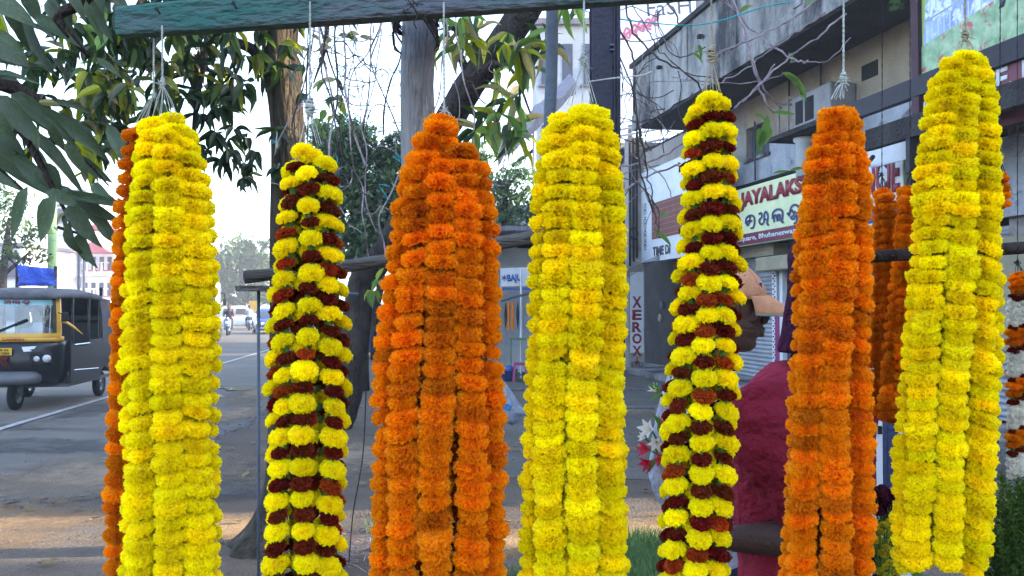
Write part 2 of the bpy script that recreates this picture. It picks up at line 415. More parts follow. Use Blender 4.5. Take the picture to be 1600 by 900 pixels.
def beamD(px): return 1.66 - (px - 187) / 1513 * .24
def garland(label, cat_, D, prof, bottom, N, rpx, step, kinds, rope=None, kb=.62, yoff=0.0, wob=1.0, lean=.32, back=True, rope_top=None, rope_mat='twine', group=None, knot=.8, rvar=.12, flat=1.0, stag=1.0, inner=0, slant=0, point=2.0, phase=0.0):
    """prof: (y, x_left, x_right) outline in the photograph taken as a real outline at distance D"""
    s = D / F; top = prof[0][0]
    o0 = at((prof[0][1] + prof[0][2]) / 2, top, D)
    root = empty('flower_garland', o0, label, cat_, group)
    def ctr(y):
        l, r_ = prof_at(prof, y); return (l + r_) / 2, (r_ - l) / 2
    order = list(range(N + inner)); R.shuffle(order)
    for k in range(N + inner):
        th = 2 * pi * (k + phase) / N
        inn = .28 if k >= N else 1.0
        if not back and cos(th) > .35: continue
        ph = R.uniform(0, 6); y = top + R.uniform(0, step * (.9 if not slant else .55)) * stag + order[k] * point + (0 if not slant else abs(cos(th)) * 3) + rpx * .5 - (0 if abs(sin(th)) < .8 else -rpx * .3)
        pts = []; fl = []
        endy = bottom + R.uniform(-.5, .5) * step
        i = 0; kofs = R.randrange(50) if not slant else 1 if cos(th) < -.2 else 0
        while y < endy:
            cx, hw = ctr(y)
            t = (y - top) / max(1, rpx * 3.0)
            tin = min(1, .55 + .45 * t)                       # strands gather at the knot
            tb = max(0, min(1, (endy - y) / (rpx * 2.2))) if endy < 905 or True else 1
            tb = .82 + .18 * sin(tb * pi / 2)
            a = max(rpx * .25, hw - rpx) * tin * tb; b = max(a * kb, rpx * .55) * flat * inn; a *= inn
            wx = wob * (2.6 * sin(y / 75 + ph) + R.uniform(-1.4, 1.4))
            p = at(cx, y, D + yoff)
            off = Vector(((a * sin(th) + wx) * s, -(b * cos(th)) * s + wob * .001 * R.uniform(-1, 1), 0))
            p = p + off
            kind, sc, st = kinds(i + kofs, k)
            fl.append((p, kind, sc, th)); pts.append(p)
            y += st * R.uniform(.9, 1.1) if st else step * R.uniform(.84, 1.16)
            i += 1
        if len(pts) < 2: continue
        m = MB(); m.tube(pts, .0022, 5)
        strand = m.build('strand', MT['stem_green'], root)
        for q, (p, kind, sc, th_) in enumerate(fl):
            me = R.choice(FL[kind])
            ob = bpy.data.objects.new('marigold', me)
            nx = pts[max(0, q - 1)] - pts[min(len(pts) - 1, q + 1)]
            outw = Vector((sin(th_), -cos(th_), 0))
            ax = (nx.normalized() + outw * (lean + R.uniform(-.14, .18) + (.7 if R.random() < .03 else 0)) + Vector((R.uniform(-.12, .12), R.uniform(-.1, .1), 0))).normalized()
            rot = ax.to_track_quat('Z', 'Y').to_matrix() @ Matrix.Rotation(R.uniform(0, 6.28), 3, 'Z')
            rr = rpx * s * sc * R.uniform(1 - rvar, 1 + rvar)
            S = Matrix.Diagonal((rr, rr, rr * R.uniform(.92, 1.06)))
            ob.matrix_basis = Matrix.Translation(p) @ (rot @ S).to_4x4()
            link(ob, strand)
    # suspending strings, knot and rope
    if rope:
        kx, ky, ty = rope
        kp = at(kx, ky, D + yoff); tp = at(kx + R.uniform(-1.5, 1.5), ty, D + yoff - .004)
        m = MB()
        for k in range(max(8, N)):
            a = 2 * pi * k / max(8, N); cx, hw = ctr(top + 8)
            q = at(cx, top + rpx * .5, D + yoff) + Vector((hw * .45 * s * sin(a), -hw * .35 * s * cos(a), 0))
            md = kp.lerp(q, .5) + Vector((R.uniform(-.002, .002), 0, .003))
            m.tube([kp, md, q], .0007, 4)
        m.build('hanging_strings', MT[rope_mat], root)
        m = MB()
        for q in (0, 2.1, 4.2):
            pts = []
            for k in range(25):
                t = k / 24; p = kp.lerp(tp, t)
                pts.append(p + Vector((cos(q + t * 60) * .0011, sin(q + t * 60) * .0011, 0)))
            m.tube(pts, .0012 if rope_mat != 'wire_dark' else .0005, 4)
        m.build('rope', MT[rope_mat], root)
        m = MB()
        for k in range(7):
            c = kp + Vector((0, 0, (k - 2) * .0035 * knot)); r0 = (.0062 - abs(k - 3) * .0009) * knot
            tl = R.uniform(-.5, .5); tl2 = R.uniform(-.4, .4)
            m.tube([c + Vector((cos(t) * r0, sin(t) * r0, cos(t) * r0 * tl + sin(t) * r0 * tl2)) for t in [j * pi / 5 for j in range(11)]], .0018 * knot, 5)
        for k in range(16):
            d = Vector((R.uniform(-1, 1), R.uniform(-.6, .6), R.uniform(-.7, 1))).normalized()
            L_ = R.uniform(.008, .02) * knot
            m.tube([kp, kp + d * L_ * .6, kp + d * L_ + Vector((R.uniform(-.004, .004), 0, R.uniform(-.006, .002)))], [.0011, .0009, .0004], 4)
        m.build('knot', MT[rope_mat], root)
    return root

def plain(key, alt=None, pa=.06):
    return lambda i, k: ('yelcal' if key in ('yellow', 'gold') and R.random() < .025 else alt if alt and R.random() < pa else key, 1.0, 0)
def mixed(big, small):
    def f(i, k):
        if i % 2 == 0: return 'yelcal', R.uniform(.96, 1.06), big * 1.0
        return ('rust' if R.random() < .22 else 'maroon'), .84, small
    return f
# seven big bundles and the smaller ones behind
garland('thick bundle of lemon yellow marigold strands hanging nearest the auto rickshaw', 'garland', beamD(250),
        [(172, 214, 300), (200, 207, 314), (300, 197, 332), (400, 192, 340), (500, 189, 343), (900, 188, 346), (1000, 188, 346)], 975, 7, 25, 23,
        plain('yellow', 'gold', .2), inner=1, phase=.2, rope=(254, 132, 40), rope_mat='twine_white')
garland('thin orange marigold strands peeping out along the left edge of a yellow bundle', 'garland', 1.715,
        [(182, 204, 240), (260, 188, 236), (400, 176, 226), (600, 167, 218), (900, 163, 212), (1000, 163, 212)], 960, 3, 19.5, 22,
        plain('orange', 'burnt', .3), rope=(240, 150, 60), rope_mat='twine_white', knot=.5)
garland('maroon and yellow marigold bundle hung in front of the tree trunk', 'garland', beamD(485),
        [(216, 446, 522), (262, 434, 536), (350, 427, 545), (500, 416, 547), (700, 411, 548), (900, 406, 546), (1000, 406, 546)], 965, 7, 20, 24,
        mixed(24, 25), inner=1, phase=.12, point=3, rope=(484, 172, 2), kb=.75, wob=1.6, lean=.5, rope_mat='twine_white', knot=1.3, slant=.01, stag=3.2)
garland('widest bundle, all orange marigold strands, in front of the wooden post', 'garland', beamD(693) - .02,
        [(172, 676, 716), (196, 657, 738), (222, 640, 753), (250, 628, 763), (300, 612, 772), (400, 598, 786), (600, 583, 791), (900, 573, 793), (1000, 573, 793)], 960, 9, 26.5, 24,
        plain('orange', 'burnt', .12), inner=1, point=7, rope=(694, 172, 4), kb=.45, wob=1.3, knot=.45, rope_mat='twine_white')
garland('golden yellow marigold bundle hanging below the dark steel column', 'garland', beamD(912),
        [(150, 862, 958), (180, 848, 968), (250, 836, 976), (400, 825, 983), (600, 817, 984), (900, 811, 986), (1000, 811, 986)], 965, 7, 26, 22.5,
        plain('gold', 'yellow', .3), inner=1, point=4, phase=.15, rope=(912, 96, -20), rope_mat='twine_white', knot=.9)
garland('slim maroon and yellow marigold bundle in front of the man in the orange cap', 'garland', beamD(1115),
        [(134, 1082, 1142), (180, 1068, 1153), (300, 1055, 1160), (400, 1049, 1163), (600, 1037, 1161), (750, 1026, 1152), (900, 1018, 1142), (1000, 1014, 1136)], 960, 7, 20, 24,
        mixed(24, 24), inner=1, phase=-.1, point=3, rope=(1112, 88, -40), kb=.75, wob=1.6, lean=.5, rope_mat='twine', knot=1.15, slant=.01, stag=1.4)
garland('slender orange marigold bundle with long thin top covering the red shirt', 'garland', beamD(1312),
        [(142, 1290, 1326), (175, 1274, 1344), (220, 1264, 1350), (260, 1253, 1358), (400, 1242, 1364), (600, 1228, 1366), (900, 1218, 1366), (1000, 1216, 1366)], 960, 6, 25, 21,
        plain('orange', 'burnt', .2), point=9, rope=(1318, 126, -60), wob=1.2, rope_mat='twine_white', knot=.9)
garland('yellow marigold bundle at the right, its rounded bottom end in view', 'garland', beamD(1505),
        [(74, 1474, 1542), (110, 1460, 1550), (150, 1448, 1560), (250, 1431, 1567), (400, 1419, 1570), (600, 1404, 1566), (880, 1388, 1553), (910, 1400, 1545)], 890, 7, 23.5, 20,
        plain('gold', 'yellow', .3), point=4, phase=-.1, kb=.42, rope=(1508, 58, -120), flat=1.0, knot=.8)
garland('small dark orange garland crossed by the bamboo rail, beside the signboard', 'garland', 1.9,
        [(290, 1366, 1398), (340, 1360, 1408), (640, 1354, 1406)], 642, 4, 14, 13.5, plain('burnt', 'orange', .2), rope=(1378, 274, -100), knot=.4, wob=.6, rope_mat='wire_dark')
garland('small dark orange garland hanging close to the left side of the yellow bundle', 'garland', 1.84,
        [(288, 1408, 1432), (340, 1397, 1436), (660, 1370, 1424)], 662, 4, 14, 14, plain('burnt', 'orange', .3), rope=(1422, 270, -100), knot=.4, wob=.6, rope_mat='wire_dark')
garland('short stub of orange marigolds showing past the right side of the yellow bundle', 'garland', 1.7,
        [(262, 1550, 1577), (322, 1548, 1579)], 322, 3, 11, 13, plain('burnt', 'orange', .3), rope=(1562, 250, -100), knot=.3, wob=.5, rope_mat='wire_dark')
def wkinds(i, k):
    q = (i - 0) % 8
    return (('orange', 1.0, 13), ('burnt', .9, 13), ('maroon', .7, 9), ('white', .8, 9), ('white', .85, 9), ('white', .8, 9), ('white', .75, 9), ('maroon', .6, 8))[q]
_rr = R.randrange
R.randrange = lambda n: 0
garland('white and orange garland at the right edge above the green shrub', 'garland', 1.95,
        [(425, 1576, 1612), (500, 1571, 1614), (750, 1569, 1612)], 748, 7, 10.5, 11, wkinds, rope=(1590, 410, -100), knot=.4, wob=.4, rope_mat='wire_dark', stag=.1)
R.randrange = _rr

# ------------------------------------------------------------------ beam, post, rails
def bend_bar(name, a, b, h, t, m_, label, cat_):
    a = Vector(a); b = Vector(b); root = empty(name, (a + b) / 2, label, cat_)
    return root
root = empty('wooden_beam', at(187, 36, 1.70), 'long green painted plank the garlands hang from, worn grey at its left end', 'plank')
A = at(187, 35, 1.672 + .016); B = at(1760, -78, 1.41 + .016)
m = MB(); nseg = 14
d = (B - A).normalized(); sd_ = Vector((0, 0, 1)); sd_ = (sd_ - d * sd_.dot(d)).normalized(); w_ = d.cross(sd_)
rg = []
for i in range(nseg + 1):
    t = i / nseg; p = A.lerp(B, t); hh = .0295 * (1 + R.uniform(-.03, .03)); tt = .016
    if i == 0: hh *= .93
    c = [(-1, -1), (-.8, -1.0), (.8, -1), (1, -.8), (1, .8), (.8, 1), (-.8, 1), (-1, .8)]
    rg.append([p + w_ * (x * tt) + sd_ * (y * hh + R.uniform(-.001, .001)) for x, y in c])
m.rings(rg)
m.build('plank', MT['beam_paint'], root)
for px in (250, 369, 484, 597, 697, 912, 1110, 1312, 1505):
    D = beamD(px); y = 60 - .075 * (px - 187) - 34
    m = MB(); p = at(px, y, D + .004); m.tube([p, p + Vector((0, -.016, .003))], .0016, 6); m.lathe([(.0005, 0), (.004, 0), (.004, .0012), (.0005, .0015)], p + Vector((0, -.016, .003)), 8, Matrix.Rotation(pi / 2, 3, 'X'))
    m.build('nail', MT['wire_dark'], root)
root = empty('wooden_post', (at(651, 480, 1.82).x, 1.82, 0), 'round weathered wooden post lashed under the green plank', 'post')
m = MB(); x0 = at(653, 480, 1.82).x
m.tube([(x0 + .004 * sin(i * 1.7), 1.83, i * .14) for i in range(16)], [.036 + .0012 * sin(i * 2.1) for i in range(16)], 20, wob=.03)
m.build('timber', MT['post_wood'], root, True)
m = MB()
for k in range(16):           # lashing wire round post and plank
    zc = at(650, R.uniform(-8, 42), 1.7).z; tl = R.uniform(-.04, .04)
    pts = []
    for j in range(17):
        a = j * 2 * pi / 16 + k
        pts.append((x0 + cos(a) * (.042 + R.uniform(-.002, .004)), 1.775 + sin(a) * .145 * (1 if sin(a) < 0 else .72) + 0.0, zc + cos(a) * tl + R.uniform(-.003, .003)))
    pts = [(x, max(y, 1.5 + .062), z) for x, y, z in pts]
    m.tube(pts, .0018, 4)
for k in range(10):
    p = at(R.uniform(636, 672), R.uniform(8, 34), 1.566)
    q = p + Vector((R.uniform(-.03, .03), R.uniform(-.01, .0), R.uniform(-.035, .03)))
    m.tube([p, p.lerp(q, .5) + Vector((R.uniform(-.01, .01), -.008, R.uniform(-.01, .01))), q], .0013, 4)
m.build('lashing', MT['wire_dark'], root)
def pole(name, pts, rad, m_, label, cat_, knuckle=0, part='rod', **k):
    P = smooth_path(pts, 6); root = empty(name, P[0], label, cat_)
    m = MB(); rr = [lerp(rad[0], rad[1], i / (len(P) - 1)) * (1 + (.1 if knuckle and i % knuckle == 0 else R.uniform(-.02, .02))) for i in range(len(P))]
    m.tube(P, rr, 14); m.build(part, MT[m_], root, True); return root
pole('bamboo_rail', [at(383, 433, 2.35), at(540, 416, 2.35), at(690, 394, 2.35), at(834, 371, 2.35)], (.0165, .0185), 'bamboo', 'grey bamboo rail running behind the left garlands', 'pole', 5, 'cane')
m = MB(); m.box(at(819, 374, 2.37), (.05, .05, .045), None, .006)
tag(m.build('pole_clamp', MT['wire_dark']), 'dark clamp block on the right end of the bamboo rail', 'clamp')
pole('bamboo_rail', [at(1340, 402, 1.70), at(1450, 396, 1.74), at(1540, 391, 1.78), at(1700, 380, 1.84)], (.0118, .013), 'bark_dark', 'dark rail crossing behind the two right-hand yellow and orange bundles', 'pole', 0, 'cane')
pole('metal_pole', [at(862, -60, 3.0), at(862, 100, 3.0), at(856, 300, 3.0), at(850, 900, 3.0)], (.021, .021), 'steel_grey', 'thin grey iron pole beside the dark steel column', 'pole')
# steel column (rolled section)
c0 = at(945, 100, 4.0); root = empty('steel_column', (c0.x, 4.0, 0), 'dark violet steel column rising behind the golden bundle', 'column')
m = MB()
m.box((c0.x, 3.94, 2.0), (.128, .008, 4.0), None, .002); m.box((c0.x, 4.06, 2.0), (.128, .008, 4.0), None, .002); m.box((c0.x, 4.0, 2.0), (.008, .112, 4.0))
m.box((c0.x + .035, 3.93, 2.0), (.006, .012, 4.0)); m.box((c0.x + .048, 3.93, 2.0), (.004, .010, 4.0))
m.build('section', MT['steel_navy'], root)
m = MB(); m.box(at(956, 70, 3.925), (.02, .01, .012)); m.box(at(956, 78, 3.925), (.02, .01, .006)); m.build('bracket', MT['steel_grey'], root)
m = MB(); m.box((c0.x, 4.0, .01), (.26, .26, .02)); m.build('base_plate', MT['steel_navy'], root)
# tray stand behind the maroon and yellow bundle
c0 = at(408, 455, 3.4); root = empty('tray_stand', (c0.x, 3.4, 0), 'thin legged iron stand with a shallow tray, left of the tree trunk', 'stand')
m = MB(); m.tube([(c0.x, 3.4, 0), (c0.x - .01, 3.4, c0.z)], .0065, 8); m.build('leg', MT['steel_grey'], root, True)
m = MB(); cx = at(400, 450, 3.4)
m.lathe([(.005, 0), (.088, 0), (.094, .02), (.09, .02), (.084, .006), (.005, .006)], (cx.x + .014, 3.4, c0.z), 28, Matrix.Diagonal((1, .8, 1))); m.build('tray', MT['bamboo'], root)
m = MB(); m.tube([at(395, 452, 3.4), at(560, 460, 3.5)], .006, 8); m.build('rail', MT['steel_grey'], root)
for s_ in (-1, 1):
    m = MB(); m.tube([(c0.x, 3.4, .3), (c0.x + s_ * .18, 3.5, 0)], .007, 6); m.build('brace', MT['steel_grey'], root)
# ------------------------------------------------------------------ ground
def sheet(name, pts, z, m_, **k):
    m = MB(); m.poly([(p[0], p[1], z) for p in pts]); return tag(m.build(name, MT[m_], fixn=False), kind='structure', **k)
def grid_sheet(name, poly, z, m_, step, amp):
    pass
m = MB(); n = 60
sheet('ground', [(-900, -40), (900, -40), (900, 1200), (-900, 1200)], 0, 'dirt')
sheet('road', [(-40, 6.9), (-12, 6.75), (-6, 6.7), (-4.2, 6.85), (-3.3, 7.1), (-3.02, 7.8), (-3.15, 8.6), (-3.2, 9.3), (-3.42, 10.3), (-3.38, 11.4), (-3.62, 13), (-4.6, 22), (-9.8, 70), (-30, 260), (-60, 260), (-24, 70), (-17, 22), (-40, 22)], .004, 'asphalt')
sheet('forecourt', [(-.6, 7.9), (7.5, 7.2), (5, 20), (3, 30), (-1.5, 30), (-1.8, 14)], .004, 'paving')
def line(x0, y0, x1, y1, w=.12):
    d = Vector((x1 - x0, y1 - y0)).normalized(); nn = Vector((-d.y, d.x)) * w / 2
    return [(x0 + nn.x, y0 + nn.y), (x1 + nn.x, y1 + nn.y), (x1 - nn.x, y1 - nn.y), (x0 - nn.x, y0 - nn.y)][::-1]
a = gnd(-40, 683); b = gnd(430, 546)
p0 = gnd(0, 672); p1 = gnd(340, 571)
d = (p1 - p0).normalized()
m = MB()
s0 = p0 - d * 4; e = p0 + d * 46
m.poly([(p[0], p[1], .0186) for p in line(s0.x, s0.y, e.x, e.y, .11)])
tag(m.build('road_marking', MT['road_paint'], fixn=False), kind='structure')
R2 = random.Random(3)
def blob(cx, cy, rx, ry, n=22, rough=.25, seed=1):
    r = random.Random(seed); ph = [r.uniform(0, 6) for _ in range(4)]
    return [(cx + rx * cos(t) * (1 + rough * (sin(3 * t + ph[0]) * .5 + sin(5 * t + ph[1]) * .3 + sin(9 * t + ph[2]) * .25)),
             cy + ry * sin(t) * (1 + rough * (sin(2 * t + ph[3]) * .5 + sin(7 * t + ph[1]) * .3))) for t in [2 * pi * k / n for k in range(n)]]
g = gnd(392, 608); sheet('puddle', blob(g.x - .15, g.y, .34, .45, 30, .5, 2), .0195, 'water')
g = gnd(352, 620); sheet('puddle', blob(g.x - .3, g.y - .1, .30, .22, 30, .6, 5), .0195, 'water')
def soft_patch(name, cx, cy, rx, ry, z, m_, seed):
    b = blob(0, 0, 1, 1, 40, .3, seed); m = MB(); w = []; rings = (0, .35, .7, 1.0); I = []
    c = m.pt((cx, cy, z)); w.append(.6)
    for q in rings[1:]:
        I.append([m.pt((cx + x * rx * q, cy + y * ry * q, z)) for x, y in b]); w += [.6 * (1 - q) ** .7 if q < 1 else 0] * 40
    for k in range(40): m.face((c, I[0][k], I[0][(k + 1) % 40]))
    for A_, B_ in zip(I, I[1:]):
        for k in range(40): m.face((A_[k], B_[k], B_[(k + 1) % 40], A_[(k + 1) % 40]))
    o = m.build(name, MT[m_], fixn=False); a = o.data.attributes.new('edge', 'FLOAT', 'POINT'); a.data.foreach_set('value', w); return tag(o, kind='structure')
for i, (cx, cy, rx, ry) in enumerate([(-4.8, 5.95, 2.9, .95), (-1.9, 6.05, .8, .5), (.1, 5.7, .6, .4), (1.0, 6.0, .8, .5), (-7.4, 6.1, 2.2, .8), (1.6, 6.4, .9, .35)]):
    soft_patch('sand_patch', cx, cy, rx, ry, .007 + i * .0007, 'sand', 20 + i)
for i, (cx, cy, rx, ry, mm) in enumerate([(-3.6, 8.0, 1.6, 1.3, 'dust'), (-6.5, 7.6, 3, .8, 'dust'), (-1.6, 9, 1.2, 1.8, 'dust'), (-5.2, 9.6, 1.4, .7, 'tar'), (-7.5, 11, 2.4, .5, 'tar'), (-3.9, 12.5, .5, 1.8, 'dust'), (.6, 9.4, 1.0, .6, 'dust'), (1.4, 13, 1.4, 1.2, 'dust'), (.9, 11, .5, .3, 'tar'), (-4.4, 16, .6, 3, 'dust'), (-6, 14, .5, 3, 'tar'), (-2.6, 7.2, 1.0, .6, 'tar')]):
    soft_patch('dust_patch' if mm == 'dust' else 'tar_stain', cx, cy, rx, ry, .012 + i * .0005, mm, 60 + i)
m = MB(); r = random.Random(31)      # cracks in the asphalt
for k in range(16):
    y = r.uniform(7.2, 14); x = -r.uniform(.34, .75) * y; a = r.uniform(-.5, .5) + (0 if k % 3 else 1.4); pts = []
    for q in range(r.randint(5, 10)):
        pts.append((x, y, .0125)); a += r.gauss(0, .45); x += cos(a) * .18; y += sin(a) * .18
    for p_, q_ in zip(pts, pts[1:]):
        d = Vector((q_[0] - p_[0], q_[1] - p_[1], 0)).normalized() * .006; n_ = Vector((-d.y, d.x, 0)); m.poly([Vector(p_) - n_, Vector(q_) - n_, Vector(q_) + n_, Vector(p_) + n_])
tag(m.build('road_cracks', MT['wire_dark'], fixn=False), kind='stuff')
# broken asphalt edge: lumps along the border
m = MB(); r = random.Random(9)
edge = [(-9, 6.72), (-6, 6.7), (-4.2, 6.85), (-3.3, 7.1), (-3.02, 7.8), (-3.15, 8.6), (-3.2, 9.3), (-3.42, 10.3), (-3.38, 11.4), (-3.62, 13), (-4.1, 17)]
for (x0, y0), (x1, y1) in zip(edge, edge[1:]):
    L_ = sqrt((x1 - x0) ** 2 + (y1 - y0) ** 2)
    for k in range(int(L_ * 26)):
        t = r.random(); x = lerp(x0, x1, t) + r.gauss(0, .07); y = lerp(y0, y1, t) + r.gauss(0, .09); s_ = r.uniform(.008, .035)
        m.lathe([(s_, -.01), (s_ * .9, s_ * .25), (s_ * .4, s_ * .45)], (x, y, .004), 6, Matrix.Rotation(r.uniform(-.2, .2), 3, 'X'))
tag(m.build('rubble', MT['kerb']), kind='stuff')
# loose grit over the near ground
m = MB()
for k in range(2600):
    y = 3.4 + 9 * r.random() ** 1.5; x = r.uniform(-.75, .75) * y; s_ = r.uniform(.003, .013)
    m.lathe([(s_, 0), (s_ * .8, s_ * .5), (s_ * .2, s_ * .75)], (x, y, .007), 5)
tag(m.build('grit', MT['kerb'], fixn=False), kind='stuff')
# kerb lines on the right forecourt
for k, (y, nm) in enumerate([(612, 0), (642, 0)]):
    a = gnd(800, y); Yk = a.y
    for i in range(9):
        x0 = -.4 + i * .62
        m = MB(); m.box((x0 + .3, Yk + .16 + .01 * sin(i * 3), .02), (.6, .16, .05), Matrix.Rotation(.01 * sin(i * 5), 3, 'Z'), .012)
        tag(m.build('kerb_stone', MT['kerb']), kind='structure')
# fallen leaves
lm = MB()
for t0, t1, w0, w1 in ((0, .35, .02, .3), (.35, .7, .3, .26), (.7, 1, .26, .02)):
    lm.poly([(t0 - .5, -w0, .1 * t0), (t1 - .5, -w1, .12 * t1), (t1 - .5, 0, .02), (t0 - .5, 0, 0)]); lm.poly([(t0 - .5, 0, 0), (t1 - .5, 0, .02), (t1 - .5, w1, .15 * t1), (t0 - .5, w0, .1 * t0)])
lmesh = lm.mesh('fallen_leaf', MT['litter'], fixn=False)
lroot = None
spots = [(240, 712), (430, 715), (110, 690), (60, 786), (150, 815), (78, 884), (180, 770), (360, 705), (395, 695), (385, 745), (560, 660), (600, 700), (565, 760), (590, 690), (20, 792), (95, 790), (120, 800), (300, 800), (365, 820), (1000, 700), (880, 760), (560, 640), (610, 620), (340, 850), (600, 860), (800, 820), (1010, 770), (990, 680), (45, 800), (172, 792)]
for i, (px, py) in enumerate(spots):
    g = gnd(px, py); o = bpy.data.objects.new('fallen_leaf', lmesh); link(o)
    L_ = .09 * (1 + .5 * R2.random())
    o.location = (g.x, g.y, .024); o.rotation_euler = (R2.uniform(-.3, .3), R2.uniform(-.3, .3), R2.uniform(0, 6)); o.scale = (L_, L_ * .8, L_)
    zx = ('left of the leftmost yellow bundle' if px < 200 else 'behind the leftmost yellow bundle' if px < 340 else 'just left of the left mixed bundle' if px < 410 else 'behind the left mixed bundle' if px < 545 else 'left of the wide orange bundle' if px < 625 else 'between the golden and slim mixed bundles' if px > 960 else 'behind the middle bundles')
    zy = 'on the far paving' if py < 700 else 'on the bare ground' if py < 780 else 'on the sunlit strip' if py < 835 else 'on the near ground'
    tag(o, '%s dry leaf %s %s' % (('curled brown', 'flat tan', 'small dark', 'long pale')[i % 4], zy, zx), 'leaf', 'fallen leaves on the ground')
# the shop building and the unseen one stand apart; the sun reaches the ground between them
# grass tuft patches
def grass_patch(name, cx, cy, rx, ry, n, h, **k):
    m = MB(); r = random.Random(int(cx * 100))
    for i in range(n):
        a = r.uniform(0, 6.28); q = sqrt(r.random()); x = cx + rx * q * cos(a); y = cy + ry * q * sin(a); hh = h * r.uniform(.4, 1.1); w = r.uniform(.002, .004)
        b = r.uniform(0, 6.28); l = Vector((cos(b), sin(b), 0)) * hh * r.uniform(.2, .8); s_ = Vector((-sin(b), cos(b), 0)) * w
        p = Vector((x, y, 0)); i0 = m.pt(p - s_); i1 = m.pt(p + s_); i2 = m.pt(p + l * .4 + Vector((0, 0, hh * .7)) + s_ * .8); i3 = m.pt(p + l * .4 + Vector((0, 0, hh * .7)) - s_ * .8); i4 = m.pt(p + l + Vector((0, 0, hh)))
        m.face((i0, i1, i2, i3)); m.face((i3, i2, i4))
    return tag(m.build(name, MT['grass'], fixn=False), kind='stuff', **k)
g = gnd(1005, 880); grass_patch('grass', g.x + .05, g.y, .42, .55, 2600, .11)
g = gnd(800, 905); grass_patch('grass', g.x, g.y, .3, .15, 300, .07)
g = gnd(610, 830); grass_patch('grass', g.x - .05, g.y, .12, .1, 120, .09)
# ------------------------------------------------------------------ the building on the right
mat('plaster', '#a29b98', '#8c8684', 2.2, .9, .3, 30, .2, c3='#58534f', s3=1.6, t3=(.55, .72))
mat('plaster_beige', '#aa9c8c', '#948779', 2.2, .9, .3, 30, .2, c3='#6b6468', s3=.9, t3=(.5, .8))
mat('lime_blue', '#b4b7c2', '#979ba8', 3, .9, .4, 30, .2, c3='#3f4356', s3=2.2, t3=(.56, .66))
mat('concrete_stained', '#a9a7a6', '#807e7d', 2, .9, .5, 25, .2, c3='#3c3b3f', s3=1.1, t3=(.44, .60), stretch=(1, 1, .45))
mat('concrete_dark', '#3e3b3d', '#262427', 2, .9, .4, 25, .2)
mat('soffit', '#524e4d', '#403d3c', 2, .9, .3, 25, .2)
mat('dark_wall', '#454142', '#322f30', 3, .9, .3, 30, .2, c3='#4a4650', s3=2)
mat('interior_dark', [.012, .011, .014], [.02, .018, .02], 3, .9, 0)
mat('shutter_metal', '#a0a3ad', '#898c97', 3, .5, .1, 60, .5, metal=.3)
mat('joinery', '#4a5064', '#3a3f52', 5, .6, .2, 60, .4)
mat('sign_green', '#d3d8ae', '#c6cda2', 3, .5, .05, 60, .4, c3='#b5c3a0', s3=1.2)
mat('sign_white', '#d2d4da', '#bec1ca', 3, .5, .05, 60, .4)
mat('sign_maroon', '#6a1838', '#591430', 3, .5, .05, 60, .4)
mat('letter_red', '#8e1234', '#7a0f2c', 6, .5, .05, 60, .4)
mat('letter_blue', '#1d2a6e', '#18225a', 6, .5, .05, 60, .4)
mat('letter_white', '#d4d6e0', '#c4c6d0', 6, .5, .05, 60, .4)
mat('letter_dark', '#3a3f58', '#2e3248', 6, .5, .05, 60, .4)
mat('frame_dark', '#2a2634', '#1d1a26', 6, .6, .15, 60, .3)
mat('frame_wine', '#41202f', '#331824', 6, .6, .15, 60, .3)
mat('print_sky', '#a9c266', '#8db07a', 1.2, .4, 0, 60, .4)
mat('print_engine', '#9db4dc', '#5f78b0', 3.5, .4, 0, 60, .4, c3='#d5def0', s3=5, t3=(.5, .56))
mat('print_bed', '#5f8a5c', '#a6bd9a', 7, .4, 0, 60, .4, c3='#b03a48', s3=6, t3=(.58, .62))
mat('print_magenta', '#8a1c66', '#6f1552', 4, .5, 0, 60, .4)
mat('print_brick', '#7b3d3a', '#5f2f30', 4, .6, .1, 60, .3)
mat('ac_beige', '#8e8c90', '#77757a', 4, .6, .1, 60, .3)
mat('pipe', '#4a4a58', '#33333e', 4, .7, .2, 60, .3)
mat('box_cream', '#99917c', '#877f6c', 4, .7, .2, 60, .3)
AX = Vector((.191, -.982, 0)).normalized(); INW = Vector((.982, .191, 0)).normalized()
P0 = Vector((4.5, 17.5, 0))
FM = Matrix(((AX.x, INW.x, 0, P0.x), (AX.y, INW.y, 0, P0.y), (0, 0, 1, 0), (0, 0, 0, 1)))
def fac(px, py, w=0.0):
    d = ray(px, py); q = P0 - INW * w
    t = (q - CP).dot(INW) / d.dot(INW); p = CP + d * t
    return (p - P0).dot(AX), p.z
def FB(): return MB(FM)
root = empty('shop_building', P0, 'two storey concrete shop building with stained balcony along the right of the street', 'building')
U0, U1 = -9.0, 10.3        # far end .. near end (the lane opens at y = 6.6)
def fbox(u0, u1, w0, w1, z0, z1, name, m_, par=root, bev=0.0, **k):
    m = FB(); m.box(((u0 + u1) / 2, (w0 + w1) / 2, (z0 + z1) / 2), (abs(u1 - u0), abs(w1 - w0), abs(z1 - z0)), None, bev)
    return m.build(name, MT[m_] if isinstance(m_, str) else m_, par, **k)
# main block behind the facade
UX = fac(1087, 20, 0)[0]
fbox(UX, U1, 2.5, 9, 0, 9.2, 'core', 'dark_wall')
fbox(U0 + .6, UX - .003, 2.5, 9, 0, 5.5, 'core', 'dark_wall')
fbox(U0 + .3, UX - .003, .26, 9.1, 5.503, 5.7, 'terrace', 'concrete_dark')
fbox(-5.9, U1, .0, .25, 3.9, 4.35, 'wall', 'lime_blue')
